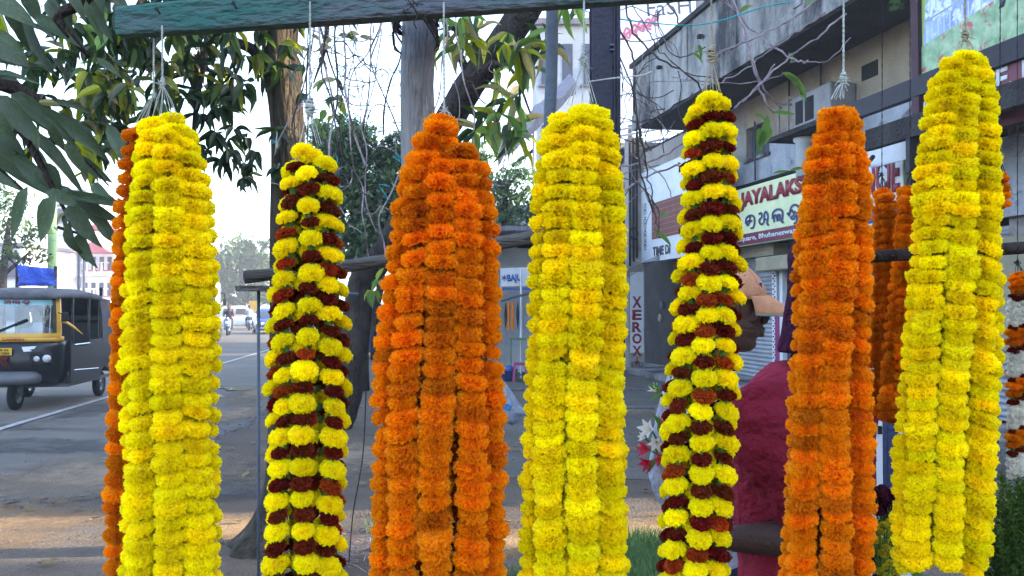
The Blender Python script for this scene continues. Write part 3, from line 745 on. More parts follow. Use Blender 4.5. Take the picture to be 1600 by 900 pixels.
# first floor wall with window opening (u from pixel)
wu0, _ = fac(1166, 230); wu1, _ = fac(1202, 230); wz0 = fac(1180, 258)[1]; wz1 = fac(1180, 196)[1]
wallA = fbox(U0 + .6, wu0, .0, .25, 4.35, 5.5, 'wall', 'plaster')
fbox(wu1, U1, .0, .25, 4.62, 5.5, 'wall', 'plaster_beige')
fbox(wu1, U1, .003, .25, 4.35, 4.62, 'wall', 'lime_blue')
fbox(wu0, wu1, .0, .25, wz1, 5.5, 'lintel', 'plaster_beige')
wz0 = max(wz0, 4.36)
fbox(wu0, wu1, .002, .25, 4.35, wz0, 'sill_wall', 'lime_blue')
fr = fbox(wu0, wu1, .16, .2, wz0, wz1, 'window', 'joinery')
for k in range(4):
    uu = lerp(wu0, wu1, (k + .5) / 4); fbox(uu - (wu1 - wu0) / 8.6, uu + (wu1 - wu0) / 8.6, .12, .15, wz0 + .03, wz1 - .03, 'shutter_leaf', 'joinery', fr, .01)
fbox(wu0 - .05, wu1 + .05, -.05, .05, wz0 - .06, wz0, 'sill', 'concrete_stained', fr)
# vent opening
vu0, _ = fac(1347, 110); vu1, _ = fac(1372, 110); vz0 = fac(1360, 122)[1]; vz1 = fac(1360, 98)[1]
fbox(vu0, vu1, -.012, .02, vz0, vz1, 'vent', 'interior_dark')
# balcony slab and parapet above
yb = -1.25
bu0 = fac(997, 150, 1.2)[0]
fbox(bu0, U1, yb, 0.0, 5.5, 5.62, 'balcony_slab', 'soffit')
fbox(bu0, U1, yb - .10, yb, 5.44, 5.78, 'edge_beam', 'concrete_stained')
fbox(bu0, U1, yb - .08, yb - .001, 5.783, 6.85, 'parapet', 'concrete_stained', bev=.01)
fbox(bu0 - .002, bu0 + .12, yb, 0, 5.623, 6.8, 'parapet', 'concrete_dark')
fbox(bu0 - .06, U1, yb - .14, yb + .05, 6.853, 6.95, 'coping', 'concrete_dark')
for k in range(5):
    u = bu0 + .9 + k * 2.1
    fbox(u, u + .22, yb - .105, yb - .083, 5.8, 6.84, 'pilaster', 'concrete_stained')
    fbox(u + .9, u + 1.0, yb - .19, yb - .10, 6.35, 6.41, 'spout', 'concrete_dark')
fbox(UX, U1, .0, .25, 5.503, 9.2, 'upper_wall', 'plaster')
for k in range(int((U1 - UX - .8) / 2.3)):
    u = UX + .6 + k * 2.3; w_ = fbox(u, u + 1.3, -.01, .02, 6.7, 8.1, 'window', 'interior_dark')
    fbox(u - .06, u, -.04, .03, 6.64, 8.16, 'window_frame', 'joinery', w_); fbox(u + 1.3, u + 1.36, -.04, .03, 6.64, 8.16, 'window_frame', 'joinery', w_)
    fbox(u + .62, u + .67, -.03, .03, 6.7, 8.1, 'mullion', 'joinery', w_)
fbox(UX - .2, U1 + .1, -.4, 9.2, 9.2, 9.45, 'roof', 'concrete_dark')
# ground floor: dark bays, piers, shutter
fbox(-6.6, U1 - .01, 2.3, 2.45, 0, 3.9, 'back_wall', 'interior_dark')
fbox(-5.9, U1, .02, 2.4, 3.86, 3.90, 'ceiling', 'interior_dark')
g0 = fac(1046, 500, 0)[0]
pu0, _ = fac(1006, 500, .2)
fbox(pu0 - 1.4, -1.15, -.2, .12, 0, 3.25, 'dark_panel_wall', 'dark_wall')
su0, _ = fac(1140, 550); su1, _ = fac(1203, 550)
sh = fbox(su0, su1, .12, .16, .1, 2.45, 'rolling_shutter', 'shutter_metal')
m = FB()
for k in range(29):
    z = .14 + k * .08
    m.rings([[(u, .12 - .03 * sin(pi * j / 4) - .002, z + .074 * j / 4) for j in range(5)] for u in (su0 + .02, su1 - .02)], cap=False, closed=False)
m.build('slats', MT['shutter_metal'], sh, True)
fbox(su0, su1 + .25, -.05, .25, 2.45, 2.66, 'shutter_housing', 'box_cream')
bu, bz0 = fac(1205, 425); bu2, bz1 = fac(1250, 400)
fbox(bu, bu2 + .4, -.32, -.06, bz0, bz1 + .02, 'shutter_housing', 'box_cream', bev=.02)
e0, _ = fac(1205, 500); e1, _ = fac(1212, 500); e2, _ = fac(1221, 500); e3, _ = fac(1226, 500); e4, _ = fac(1240, 500)
fbox(e0, e1, .02, .1, .1, 2.4, 'lace_strip', 'letter_white')
m = FB()
for k in range(46):
    z = .15 + k * .048; m.box((e0 + (e1 - e0) * (.35 if k % 2 else .65), .012, z), (.03, .012, .026))
m.build('lace_marks', MT['frame_dark'], root, kind='stuff')
pz = fac(1215, 480)[1]
fbox(e1 + .01, e2, -.02, .08, .3, pz + .1, 'poster', 'print_magenta')
text('STATIONERY', 1.05, .10, FM @ Matrix.Translation((e1 + .12, -.027, pz - 1.05)) @ Matrix.Rotation(-pi / 2, 4, 'Y') @ Matrix.Translation((0, 0, -.05)), MT['box_cream'], 'poster_letters', root) if False else None
fbox(e2 + .01, e3, -.04, .05, .0, 2.4, 'door_post', 'sign_white')
fbox(e3 + .01, e4 + .9, .06, .12, .0, 2.4, 'side_door', 'joinery')
fbox(e4 - .05, e4 + .02, .0, .058, .0, 2.4, 'door_frame', 'sign_white')
for k, u in enumerate((3.9, 7.2, 9.75)):
    fbox(u, u + .35, -.02, .5, 0, 3.9, 'pier', 'plaster')
for k, (u, w) in enumerate(((4.3, 2.85), (7.6, 2.3))):
    s2 = fbox(u, u + w, .3, .34, .1, 2.5, 'rolling_shutter', 'shutter_metal')
    m = FB()
    for q in range(29):
        z = .14 + q * .08; m.rings([[(uu, .298 - .03 * sin(pi * j / 4), z + .074 * j / 4) for j in range(5)] for uu in (u + .02, u + w - .02)], cap=False, closed=False)
    m.build('slats', MT['shutter_metal'], s2, True)
# plinth
fbox(-6.9, U1, -1.35, .0, 0, .12, 'plinth', 'concrete_stained', bev=.01)
# XEROX pillar: the lettering is on the face turned to the near end of the street
xu1 = fac(983, 500, 1.2)[0]
dp = .3
for _k in range(60):
    q = FM @ Vector((xu1, -1.2 + dp, 1.5)); 
    if 800 + F * q.x / q.y < 1006.5: dp += .01
fbox(xu1 - .3, xu1, -1.2, -1.2 + dp, .12, 5.44, 'pillar', 'plaster')
D_ = (FM @ Vector((xu1, -1.2 + dp / 2, 1.5))).y
zof = lambda py: at(994, py, D_).z
pil = fbox(xu1 + .002, xu1 + .008, -1.2 + .02, -1.2 + dp - .02, .45, zof(425), 'painted_panel', 'sign_white')
FM2 = FM @ Matrix(((0, -1, 0, xu1 + .013), (1, 0, 0, -1.2), (0, 0, 1, 0), (0, 0, 0, 1)))
W_ = dp * .62
for ch, (ya, yb_) in zip('XEROX', [(463, 481), (484, 500), (503, 519), (521, 537), (540, 556)]):
    text(ch, W_, zof(ya) - zof(yb_), FM2 @ Matrix.Translation(((dp - W_) / 2, 0, zof(yb_))), MT['letter_red'], 'painted_letter', pil, bold=.035)
za = zof(570); zb = zof(558); xc = dp / 2; m = MB(FM2)
m.prism([(xc - .015, (za + zb) / 2), (xc - .015, zb), (xc + .015, zb), (xc + .015, (za + zb) / 2), (xc + .07, (za + zb) / 2), (xc, za), (xc - .07, (za + zb) / 2)], -.002, .003)
m.build('painted_arrow', MT['letter_red'], pil)
for wd, (ya, yb_) in zip(('STD', 'ISD', 'PCO'), ((566, 573), (575, 582), (584, 591))):
    text(wd, dp * .78, zof(ya) - zof(yb_), FM2 @ Matrix.Translation((dp * .11, 0, zof(yb_))), MT['letter_dark'], 'painted_letter', pil, bold=.02)
for k, du in enumerate((.03, .12, .2)):
    m = FB(); m.tube([(xu1 + .04, -1.22 + du, z + .1 * k) for z in (2.45, 3.4, 4.4, 5.3)], .026, 8); m.build('cable', MT['wire_dark'], root, True)
m = FB(); m.tube([(xu1 + .07, -1.1 + .09 * cos(t), 3.2 + .14 * sin(t)) for t in [k * pi / 6 for k in range(13)]], .018, 6); m.build('cable_coil', MT['wire_dark'], root, True)
for k in range(4):
    m = FB(); m.tube([(xu1 - .5, -1.3, 2.35 + .1 * k), (xu1 + .03, -1.24, 2.2 + .05 * k), (xu1 + 1.2, -.9, 2.55 + .03 * k)], .007, 5); m.build('cable', MT['wire_dark'], root)
# small boxes on the dark wall
for px, py, mm, rt in ((1037, 476, 'joinery', 0), (1034, 497, 'box_cream', .4)):
    u, z = fac(px, py, .2); m = FB(); m.box((u, -.24, z), (.16, .06, .17), Matrix.Rotation(rt, 3, 'Y'), .01); m.build('meter_box', MT[mm], root)
# -------- TIME sign boards stacked beside the pillar
root2 = empty('shop_signboard', P0, 'faded white signboard with brick print and grey lettering beside the pillar', 'signboard')
w0 = .9
a0, _ = fac(990, 340, w0); a1, _ = fac(1075, 340, w0); z0 = fac(1010, 410, w0)[1]; z1 = fac(1010, 268, w0)[1]
fbox(a0, a1 + .9, -w0, -w0 + .22, z0, z1, 'panel', 'sign_white', root2)
b0, _ = fac(1019, 340, w0); zz0, zz1 = fac(1030, 372, w0)[1], fac(1030, 315, w0)[1]
fbox(b0, a1 + .9, -w0 - .012, -w0 - .002, zz0, zz1, 'brick_print', 'print_brick', root2)
m = FB()
for r_ in range(7):
    z = zz0 + (zz1 - zz0) * (r_ + .5) / 7; m.box(((b0 + a1 + .9) / 2, -w0 - .014, z), (a1 + .9 - b0, .003, .008))
m.build('brick_lines', MT['box_cream'], root2)
text('TIME DI', 1.05, .2, FM @ Matrix.Translation((b0 + .06, -w0 - .01, fac(1022, 400, w0)[1])), MT['letter_dark'], 'letters', root2, bold=.03)
for k, (ya, yb_) in enumerate(((318, 340), (342, 358), (360, 375), (376, 390))):
    u = fac(1007, 350, w0)[0]; za = fac(1007, yb_, w0)[1]; zb = fac(1007, ya, w0)[1]
    m = FB(); d_ = .12
    for z in (za, (za + zb) / 2, zb - .02): m.box((u + d_ / 2, -w0 - .006, z), (d_, .008, .022))
    for uu in (u, u + d_): m.box((uu, -w0 - .009, (za + zb) / 2), (.02, .008, (zb - za) * .7))
    m.build('painted_glyph', MT['letter_dark'], root2)
# -------- JAYALAKSHMI board
root3 = empty('shop_signboard', P0, 'long pale green signboard with red JAYALAKSHMI lettering and blue Odia script', 'signboard')
wS = .35; s0, s1 = fac(1128, 340, wS)[0], fac(1412, 260, wS)[0]
zb0, zb1 = fac(1155, 385, wS)[1], fac(1163, 294, wS)[1]
H = zb1 - zb0
fbox(s0, s1, -wS, -wS + .12, zb0, zb1, 'board', 'sign_green', root3)
split = fac(1350, 280, wS)[0]
fbox(split, s1 - .01, -wS - .008, -wS - .002, zb0 + .01, zb1 - .01, 'white_field', 'sign_white', root3)
fbox(s0, split - .01, -wS - .010, -wS - .002, zb0 + .01, zb0 + H * .2, 'address_band', 'sign_maroon', root3)
def stext(s, pxa, pxb, za, zb, m_, bold=.03, par=root3, w=wS, nm='letters'):
    u0_ = fac(pxa, 340, w)[0]; u1_ = fac(pxb, 340, w)[0]
    return text(s, u1_ - u0_, zb - za, FM @ Matrix.Translation((u0_, -w - .016, za)), MT[m_], nm, par, bold=bold)
u0_ = fac(1157, 340, wS)[0]; uH = fac(1253, 300, wS)[0]
# letters J..H reach px 1157-1253, the rest runs on behind the orange bundle
stext('JAYALAKSHMI', 1157, 1300, zb0 + H * .60, zb0 + H * .93, 'letter_red', .05)
stext('AGENCIE', 1306, 1408, zb0 + H * .38, zb0 + H * .88, 'letter_red', .04)
stext('Ravitalab', 1362, 1400, zb0 + H * .05, zb0 + H * .2, 'letter_blue', .02) if False else None
fbox(split + .05, s1 - .05, -wS - .014, -wS - .009, zb0 + .04, zb0 + H * .26, 'blue_field', 'letter_blue', root3)
stext('Cuttack Road, Kalpana Square, Bhubaneswar, Ph', 1080, 1262, zb0 + H * .05, zb0 + H * .16, 'letter_white', .02)
# Odia word drawn with strokes
def stroke(m, pts, w, y, ox, oz, sx, sz):
    P = smooth_path([(p[0], 0, p[1]) for p in pts], 5); L = []
    for i, p in enumerate(P):
        d = (P[min(i + 1, len(P) - 1)] - P[max(i - 1, 0)]).normalized(); n_ = Vector((-d.z, 0, d.x)) * w
        L.append((p + n_, p - n_))
    for (a, b), (c, e) in zip(L, L[1:]):
        m.poly([(ox + q.x * sx, y, oz + q.z * sz) for q in (a, c, e, b)])
OD = {
 'ja': [[(.05, .45), (.12, .85), (.5, 1), (.88, .85), (.95, .4), (.8, .05), (.55, .05)], [(.5, .95), (.45, .5), (.25, .3), (.15, .5), (.35, .62), (.75, .55)]],
 'ya': [[(.05, .95), (.3, 1), (.35, .7), (.1, .5), (.25, .2), (.55, .3), (.6, .95)], [(.6, .95), (.8, 1), (.95, .6), (.85, .2), (1.0, 0)], [(.6, .45), (.8, .5)]],
 'la': [[(.05, .4), (.1, .85), (.5, 1), (.9, .85), (.95, .4), (.88, .1), (1.05, .0)], [(.2, .15), (.2, .55), (.4, .6), (.5, .2), (.55, .6), (.72, .55), (.72, .15)]],
 'ksha': [[(.0, .55), (.25, .6), (.4, .95), (.7, 1.05), (1.0, .85), (1.0, .4), (.8, .2)], [(.15, .35), (.4, .75), (.6, .4), (.35, .25), (.6, .1), (.85, .45), (.6, .6)], [(.95, .3), (.8, -.1), (.6, -.25)]],
 'mi': [[(.1, .9), (.1, .2), (.4, .1), (.45, .6), (.15, .6)], [(.6, 0), (.6, .95), (.9, 1.1), (1.0, .7)]],
}
m = FB(); cx = fac(1165, 340, wS)[0]; cw = (fac(1253, 340, wS)[0] - cx) / 4.25
for k, g_ in enumerate(('ja', 'ya', 'la', 'ksha', 'mi')):
    m = FB()
    for st in OD[g_]: stroke(m, st, .075, -wS - .012, cx + k * cw * 1.08, zb0 + H * .27, cw * .82, H * .23)
    m.build('odia_letter', MT['letter_blue'], root3, fixn=False)

# -------- air conditioner on its bracket
root4 = empty('air_conditioner', P0, 'box air conditioner in a metal cage on a ledge over the green signboard', 'air conditioner')
a0, _ = fac(1216, 180, .5); a1, _ = fac(1287, 180, .5); z0 = fac(1240, 203, .5)[1]; z1 = z0 + .55
fbox(a0 + .35, a1 + .1, -.45, -.004, z0, z1, 'casing', 'ac_beige', root4, .02)
fbox(a0 + .5, a0 + .72, -.462, -.452, z0 + .08, z1 - .1, 'grille', 'interior_dark', root4); fbox(a0 + .8, a0 + 1.05, -.462, -.452, z0 + .08, z1 - .1, 'grille', 'interior_dark', root4)
for du in (0, .32):
    for zz in (z0, z1 - .02):
        m = FB(); m.box((a0 + du, -.25, zz + .01), (.03, .5, .03)); m.build('cage_bar', MT['ac_beige'], root4)
    m = FB(); m.box((a0 + du, -.49, (z0 + z1) / 2), (.03, .03, z1 - z0 + .04)); m.build('cage_bar', MT['ac_beige'], root4)
for zz in (z0 + .05, z0 + .2, z0 + .35, z1 - .04):
    m = FB(); m.tube([(a0, -.495, zz), (a0 + .32, -.495, zz + R.uniform(-.03, .03))], .008, 5); m.build('cage_bar', MT['ac_beige'], root4)
fbox(a0 - .15, a1 + .25, -.62, -.002, z0 - .1, z0 - .022, 'ledge', 'concrete_dark', root4)
cu, _ = fac(1256, 220, .3)
m = FB(); m.lathe([(.13, z0 - .75), (.13, z0 - .2), (.17, z0 - .17), (.17, z0 - .12)], (cu, -.3, 0), 16); tag(m.build('vent_pipe', MT['sign_white'], None, True), 'short white plaster column under the air conditioner ledge', 'column')
# drain pipes
for px, ya, yb_, w in ((1180, 190, 300, .06), (1233, 60, 150, .05), (1283, 75, 180, .05)):
    u, za = fac(px, yb_, w); zb = fac(px, ya, w)[1]; m = FB(); m.tube([(u, -w, max(za, 3.9)), (u, -w, min(zb, 5.5))], .02, 6); m.build('drain_pipe', MT['pipe'], root)
# -------- near billboard, on a frame standing out from the wall
wB = 1.0
root5 = empty('billboard', P0, 'large printed billboard with steam engine and flower bed picture on dark frame', 'billboard')
q0, _ = fac(1441, 100, wB); BL = 9.2 - q0; qz0 = fac(1441, 118, wB)[1]
fbox(q0, q0 + BL, -wB, -wB + .08, qz0, qz0 + 3.0, 'board', 'print_sky', root5)
m = FB(); r = random.Random(4)      # engine picture: flat print shapes
bx = lambda fx, fz: (q0 + fx, -wB - .006, qz0 + fz)
m.poly([bx(.03, .32), bx(1.35, .45), bx(1.4, 1.0), bx(1.2, 1.45), bx(.75, 1.55), bx(.3, 1.35), bx(.08, .8)])
m.build('picture_engine', MT['print_engine'], root5, fixn=False)
m = FB(); m.poly([(q0 + .0, -wB - .009, qz0), (q0 + BL, -wB - .009, qz0), (q0 + BL, -wB - .009, qz0 + 1.2), (q0 + 2.6, -wB - .009, qz0 + .95), (q0 + 1.3, -wB - .009, qz0 + .5), (q0, -wB - .009, qz0 + .34)])
m.build('picture_flowers', MT['print_bed'], root5, fixn=False)
m = FB()
for k in range(9):
    m.tube([bx(.15 + .11 * k, .7 + .02 * k), bx(.22 + .09 * k, 1.25)], .012, 4)
for k in range(12): m.tube([bx(.1 + .1 * k, .36 + .008 * k), bx(.1 + .1 * k, .56 + .008 * k)], .01, 4)
m.tube([bx(.08, .62), bx(1.3, .72)], .012, 4); m.tube([bx(.3, 1.3), bx(.95, 1.45)], .02, 4)
m.build('picture_rails', MT['letter_white'], root5)
m = FB(); m.poly([(q0 + .95, -wB - .011, qz0 + .9), (q0 + 1.3, -wB - .011, qz0 + 1.02), (q0 + 1.3, -wB - .011, qz0 + 1.22), (q0 + .95, -wB - .011, qz0 + 1.05)]); m.poly([(q0 + .45, -wB - .011, qz0 + 1.15), (q0 + .7, -wB - .011, qz0 + 1.2), (q0 + .72, -wB - .011, qz0 + 1.5), (q0 + .5, -wB - .011, qz0 + 1.5)])
m.build('picture_windows', MT['letter_dark'], root5, fixn=False)
text('AR', .6, .3, FM @ Matrix.Translation((fac(1562, 20, wB)[0], -wB - .014, fac(1562, 14, wB)[1])), MT['letter_dark'], 'letters', root5, bold=.03)
fbox(q0 - .1, q0 + BL + .05, -wB - .06, -wB + .1, qz0 - .24, qz0 - .004, 'frame_rail', 'frame_dark', root5)
fbox(fac(1335, 160, wB)[0], q0 - .103, -wB - .055, -wB + .05, qz0 - .235, qz0 - .01, 'frame_rail', 'frame_dark', root5)
fbox(q0 - .14, q0 - .004, -wB - .05, -wB + .12, 2.9, qz0 + 3.1, 'frame_post', 'frame_wine', root5)
fbox(q0 + .002, q0 + BL, -wB + .0, -wB + .06, qz0 - .85, qz0 - .245, 'text_band', 'sign_maroon', root5)
text('K', .12, .17, FM @ Matrix.Translation((fac(1441, 155, wB)[0] + .03, -wB - .006, qz0 - .5)), MT['letter_white'], 'letters', root5, bold=.04)
u_a = fac(1534, 120, wB)[0]
text('RE, BHUBA', 1.75, .27, FM @ Matrix.Translation((u_a, -wB - .006, qz0 - .52)), MT['letter_white'], 'letters', root5, bold=.03)
# lower canopy beam
z_c = fac(1440, 205, wB)[1]
root6 = empty('canopy_frame', P0, 'dark lean-to canopy frame under the billboard', 'canopy')
fbox(fac(1385, 215, wB)[0], q0 + BL + .05, -wB - .3, -wB - .2, z_c - .12, z_c + .13, 'front_beam', 'concrete_dark', root6)
fbox(fac(1385, 215, wB)[0], q0 + BL + .05, -wB - .198, -.02, z_c + .03, z_c + .08, 'roof_sheet', 'frame_dark', root6)
for k, px in enumerate((1420, 1540)):
    u, _ = fac(px, 240, wB + .25); fbox(u, u + .09, -wB - .29, -wB - .21, .12, z_c - .122, 'post', 'frame_dark', root6)
m = FB(); u, _ = fac(1345, 210, .6); m.tube([(u, -.6, z_c - .18), (u + 1.2, -1.2, z_c - .2)], .03, 6); m.build('stay', MT['frame_dark'], root6)
# weathered low wall inside the bay, right edge
uw, _ = fac(1562, 280, .1); zw0 = fac(1580, 338, .1)[1]; zw1 = fac(1580, 212, .1)[1]
fbox(uw - .3, U1, -.12, -.03, zw0, zw1, 'weathered_board', 'lime_blue')
fbox(uw - .3, U1, -.2, -.02, 1.0, zw0 - .25, 'counter_board', 'box_cream')
fbox(fac(1385, 215, .1)[0], uw - .31, -.1, -.03, fac(1450, 240, .1)[1] - .2, z_c - .14, 'dark_opening', 'interior_dark') if False else None
# scrap board with torn top next to the white letters
su, sz0 = fac(1365, 240, .7); su2, sz1 = fac(1428, 190, .7)
root7 = empty('torn_board', P0, 'weathered torn board leaning above the white end of the signboard', 'board')
m = FB(); m.prism([(su, sz0 + .0), (su2 + .1, sz0 + .0), (su2 + .1, sz1 + .25), (su2 - .2, sz1 + .12), ((su + su2) / 2, sz1), ((su + su2) / 2 - .1, sz1 - .12), (su, sz1 - .15)], -.72, -.69); m.build('board', MT['lime_blue'], root7)
fbox(su, su2 + .1, -.74, -.722, sz0 - .2, sz0 + .12, 'batten', 'sign_white', root7)
# -------- unseen building placed to shade the stall and bound the sunlit strip
root8 = empty('unseen_building', (10, 0, 0), 'unseen building placed to shade the stall, near side of the sunlit lane', 'building')
m = MB(FM); m.box((19.6, 3.8, 4.5), (15.0, 7, 9)); m.build('wall', MT['plaster'], root8)
m = MB(FM); m.box((19.6, 3.8, 9.1), (15.0, 7.2, .2)); m.build('roof', MT['concrete_dark'], root8)
# -------- white 'fast' billboard far behind
root9 = empty('rooftop_billboard', at(1025, 100, 34), 'tall white backlit looking billboard with faded red script behind the balcony', 'billboard')
mat('board_white', '#dfe6f2', '#cfd8ea', 2, .6, 0, 60, .3, transl=.35)
mat('print_pinkred', '#c06a86', '#b0607c', 4, .6, 0, 60, .3)
c0 = at(970, 195, 34); c1 = at(1120, -60, 34)
m = MB(); m.box(((c0.x + c1.x) / 2, 34, (c0.z + c1.z) / 2), (c1.x - c0.x, .1, c1.z - c0.z)); m.build('panel', MT['board_white'], root9)
text('FaSH', 1.7, .62, Matrix.Translation(at(1012, 26, 33.93)) @ Matrix.Rotation(-.08, 4, 'Y'), MT['letter_dark'], 'letters', root9, bold=.0)
m = MB()
for k, (dx, dy) in enumerate(((0, 0), (12, -5), (22, -11), (33, -14), (44, -20))):
    m.tube(smooth_path([at(972 + dx, 62 + dy, 33.92), at(978 + dx, 44 + dy, 33.92), at(984 + dx, 48 + dy, 33.92), at(977 + dx, 56 + dy, 33.92), at(985 + dx, 60 + dy, 33.92)], 4), .05, 5)
m.build('script_flourish', MT['print_pinkred'], root9, kind='stuff')
for px in (985, 1110):
    p = at(px, 195, 34.2); m = MB(); m.box((p.x, 34.2, p.z / 2), (.2, .2, p.z)); m.build('post', MT['steel_grey'], root9)
# blue-white railing under it
rr_ = empty('roof_railing', at(990, 200, 26), 'pale blue railing on the low roof left of the balcony', 'railing')
for k, y in enumerate((197, 207, 224)):
    m = MB(); m.tube([at(955, y + 8, 26), at(1045, y - 8, 25)], .035, 6); m.build('rail', MT['sign_white'], rr_)
for k in range(9):
    a = at(955 + k * 11, 224 + 7 - k * 1.8, 26 - k * .1); m = MB(); m.tube([a, a + Vector((0, 0, .52))], .02, 5); m.build('baluster', MT['sign_white'], rr_)
low = empty('low_building', at(1000, 300, 25), 'dark low building under the pale railing', 'building')
a = at(955, 232, 26.2); m = MB(); m.box((a.x + 1.4, 27.5, a.z / 2), (4.0, 2.4, a.z)); m.build('wall', MT['concrete_dark'], low)
m = MB(); m.box((a.x + 1.4, 27.5, a.z + .08), (4.3, 2.8, .16)); m.build('roof_slab', MT['concrete_stained'], low)

# ------------------------------------------------------------------ small shop in the middle and pale block behind it
mat('pale_wall', '#c6c6c8', '#aeb0b6', 1.5, .9, .2, 20, .2, c3='#9aa0b4', s3=.8)
mat('shop_blue', '#3a62a8', '#2f5190', 4, .6, .1, 60, .3)
mat('cloth_orange', '#b5561a', '#8c3d12', 30, .8, .3, 90, .2)
mat('plastic_magenta', '#9c1f6b', '#84195a', 5, .35, 0, 60, .5)
mat('plastic_blue', '#2b4f9c', '#23427f', 5, .35, 0, 60, .5)
mat('green_paint', '#4d7a58', '#3c6247', 6, .5, .1, 60, .4)
mat('awning', '#8d8790', '#6f6a74', 3, .9, .2, 30, .2, stretch=(6, 1, 1))
SY = 19.0
sp = empty('small_shop', at(805, 590, SY), 'small white shop with blue lettered signboard between orange and yellow bundles', 'shop')
X0 = at(735, 500, SY).x; X1 = at(905, 500, SY).x
m = MB(); m.box(((X0 + X1) / 2, SY + 1.6, 1.55), (X1 - X0, .15, 3.1)); m.build('back_wall', MT['pale_wall'], sp)
for x in (X0, X1): m = MB(); m.box((x, SY + .8, 1.55), (.12, 1.5, 3.1)); m.build('side_wall', MT['pale_wall'], sp)
m = MB(); m.box(((X0 + X1) / 2, SY + .7, 3.16), (X1 - X0 + .4, 2.2, .1)); m.build('roof', MT['awning'], sp)
sb = empty('shop_signboard', at(805, 433, SY), 'small white signboard reading BAJU in blue over the small shop', 'signboard')
a = at(782, 447, SY - .1); b = at(850, 418, SY - .1)
m = MB(); m.box(((a.x + b.x) / 2, SY - .1, (a.z + b.z) / 2), (b.x - a.x, .06, b.z - a.z), Matrix.Rotation(-.03, 3, 'Y')); m.build('board', MT['sign_white'], sb)
q = at(793, 443, SY - .14); text('BAJU', .30, .19, Matrix.Translation(q) @ Matrix.Rotation(-.06, 4, 'Y'), MT['shop_blue'], 'letters', sb, bold=.04)
m = MB(); q = at(788, 434, SY - .14)
for k in range(3): m.box(q + Vector((0, 0, 0)), (.02, .01, .13), Matrix.Rotation(k * pi / 3, 3, 'Y'))
m.build('emblem', MT['shop_blue'], sb)
q = at(783, 450, SY - .13); m = MB(); m.box((q.x + .45, SY - .12, q.z - .02), (.95, .05, .04)); m.build('trim', MT['shop_blue'], sb)
# beam / awning bars
m = MB(); m.tube([at(783, 470, SY - .7), at(850, 452, SY - .7)], .03, 6); m.build('awning_bar', MT['steel_grey'], sp)
m = MB(); m.tube([at(814, 420, SY - .3), at(814, 592, SY - .3)], .025, 6); m.build('awning_post', MT['sign_white'], sp)
for px, mm, wh in ((795, 'cloth_orange', 'left'), (801, 'cloth_orange', 'right'), (790, 'wire_dark', 'leftmost'), (809, 'wire_dark', 'rightmost')):
    a = at(px, 472, SY - .35); b = at(px, 516 if mm == 'cloth_orange' else 514, SY - .35)
    m = MB(); n_ = 11
    m.tube([a.lerp(b, k / n_) for k in range(n_ + 1)], [.034 * (1 if k % 2 else .8) if mm == 'cloth_orange' else .03 * sin(pi * (k + .3) / (n_ + .6)) for k in range(n_ + 1)], 8)
    tag(m.build('hanging_garland', MT['petal_burnt'] if mm == 'cloth_orange' else MT[mm]), 'small %s garland, the %s one hanging in the small shop doorway' % ('orange' if mm == 'cloth_orange' else 'dark', wh), 'garland', 'garlands hanging at the small shop')
tb = empty('display_table', at(806, 555, SY - .8), 'green framed table in front of the small shop', 'table')
a = at(797, 530, SY - .8); b = at(832, 530, SY - .8); zt_ = a.z
m = MB(); m.box(((a.x + b.x) / 2, SY - .6, zt_), (b.x - a.x, .5, .03)); m.build('tabletop', MT['green_paint'], tb)
for x in (a.x + .02, b.x - .02):
    for y in (SY - .83, SY - .37): m = MB(); m.box((x, y, zt_ / 2), (.03, .03, zt_ - .03)); m.build('leg', MT['green_paint'], tb)
m = MB(); m.box(((a.x + b.x) / 2, SY - .83, .12), (b.x - a.x, .03, .03)); m.build('stretcher', MT['green_paint'], tb)
def stool(px, py, Y, m_, label):
    g = gnd(px, py); g = Vector((at(px, py, Y).x, Y, 0)); st = empty('plastic_stool', g, label, 'stool')
    m = MB(); m.box((g.x, Y, .36), (.26, .26, .05), None, .012); m.build('seat', MT[m_], st)
    for sx in (-1, 1):
        for sy in (-1, 1):
            m = MB(); m.bar((g.x + sx * .14, Y + sy * .14, 0), (g.x + sx * .11, Y + sy * .11, .34), .05, .05); m.build('leg', MT[m_], st)
stool(813, 562, SY - 1.05, 'plastic_magenta', 'magenta plastic stool beside the table at the small shop')
g = at(795, 560, SY - 1.0)
bk = empty('plastic_tub', (g.x, g.y, 0), 'low blue plastic tub on the ground at the small shop', 'tub')
m = MB(); m.lathe([(.13, 0), (.17, .2), (.185, .2), (.185, .22), (.165, .22), (.125, .02)], (g.x, SY - 1.0, .02), 18); m.build('shell', MT['plastic_blue'], bk, True)
m = MB(); m.lathe([(.1, 0), (.14, .06), (.05, .12)], (g.x, SY - 1.0, .2), 10); m.build('contents', MT['plastic_blue'], bk, True)
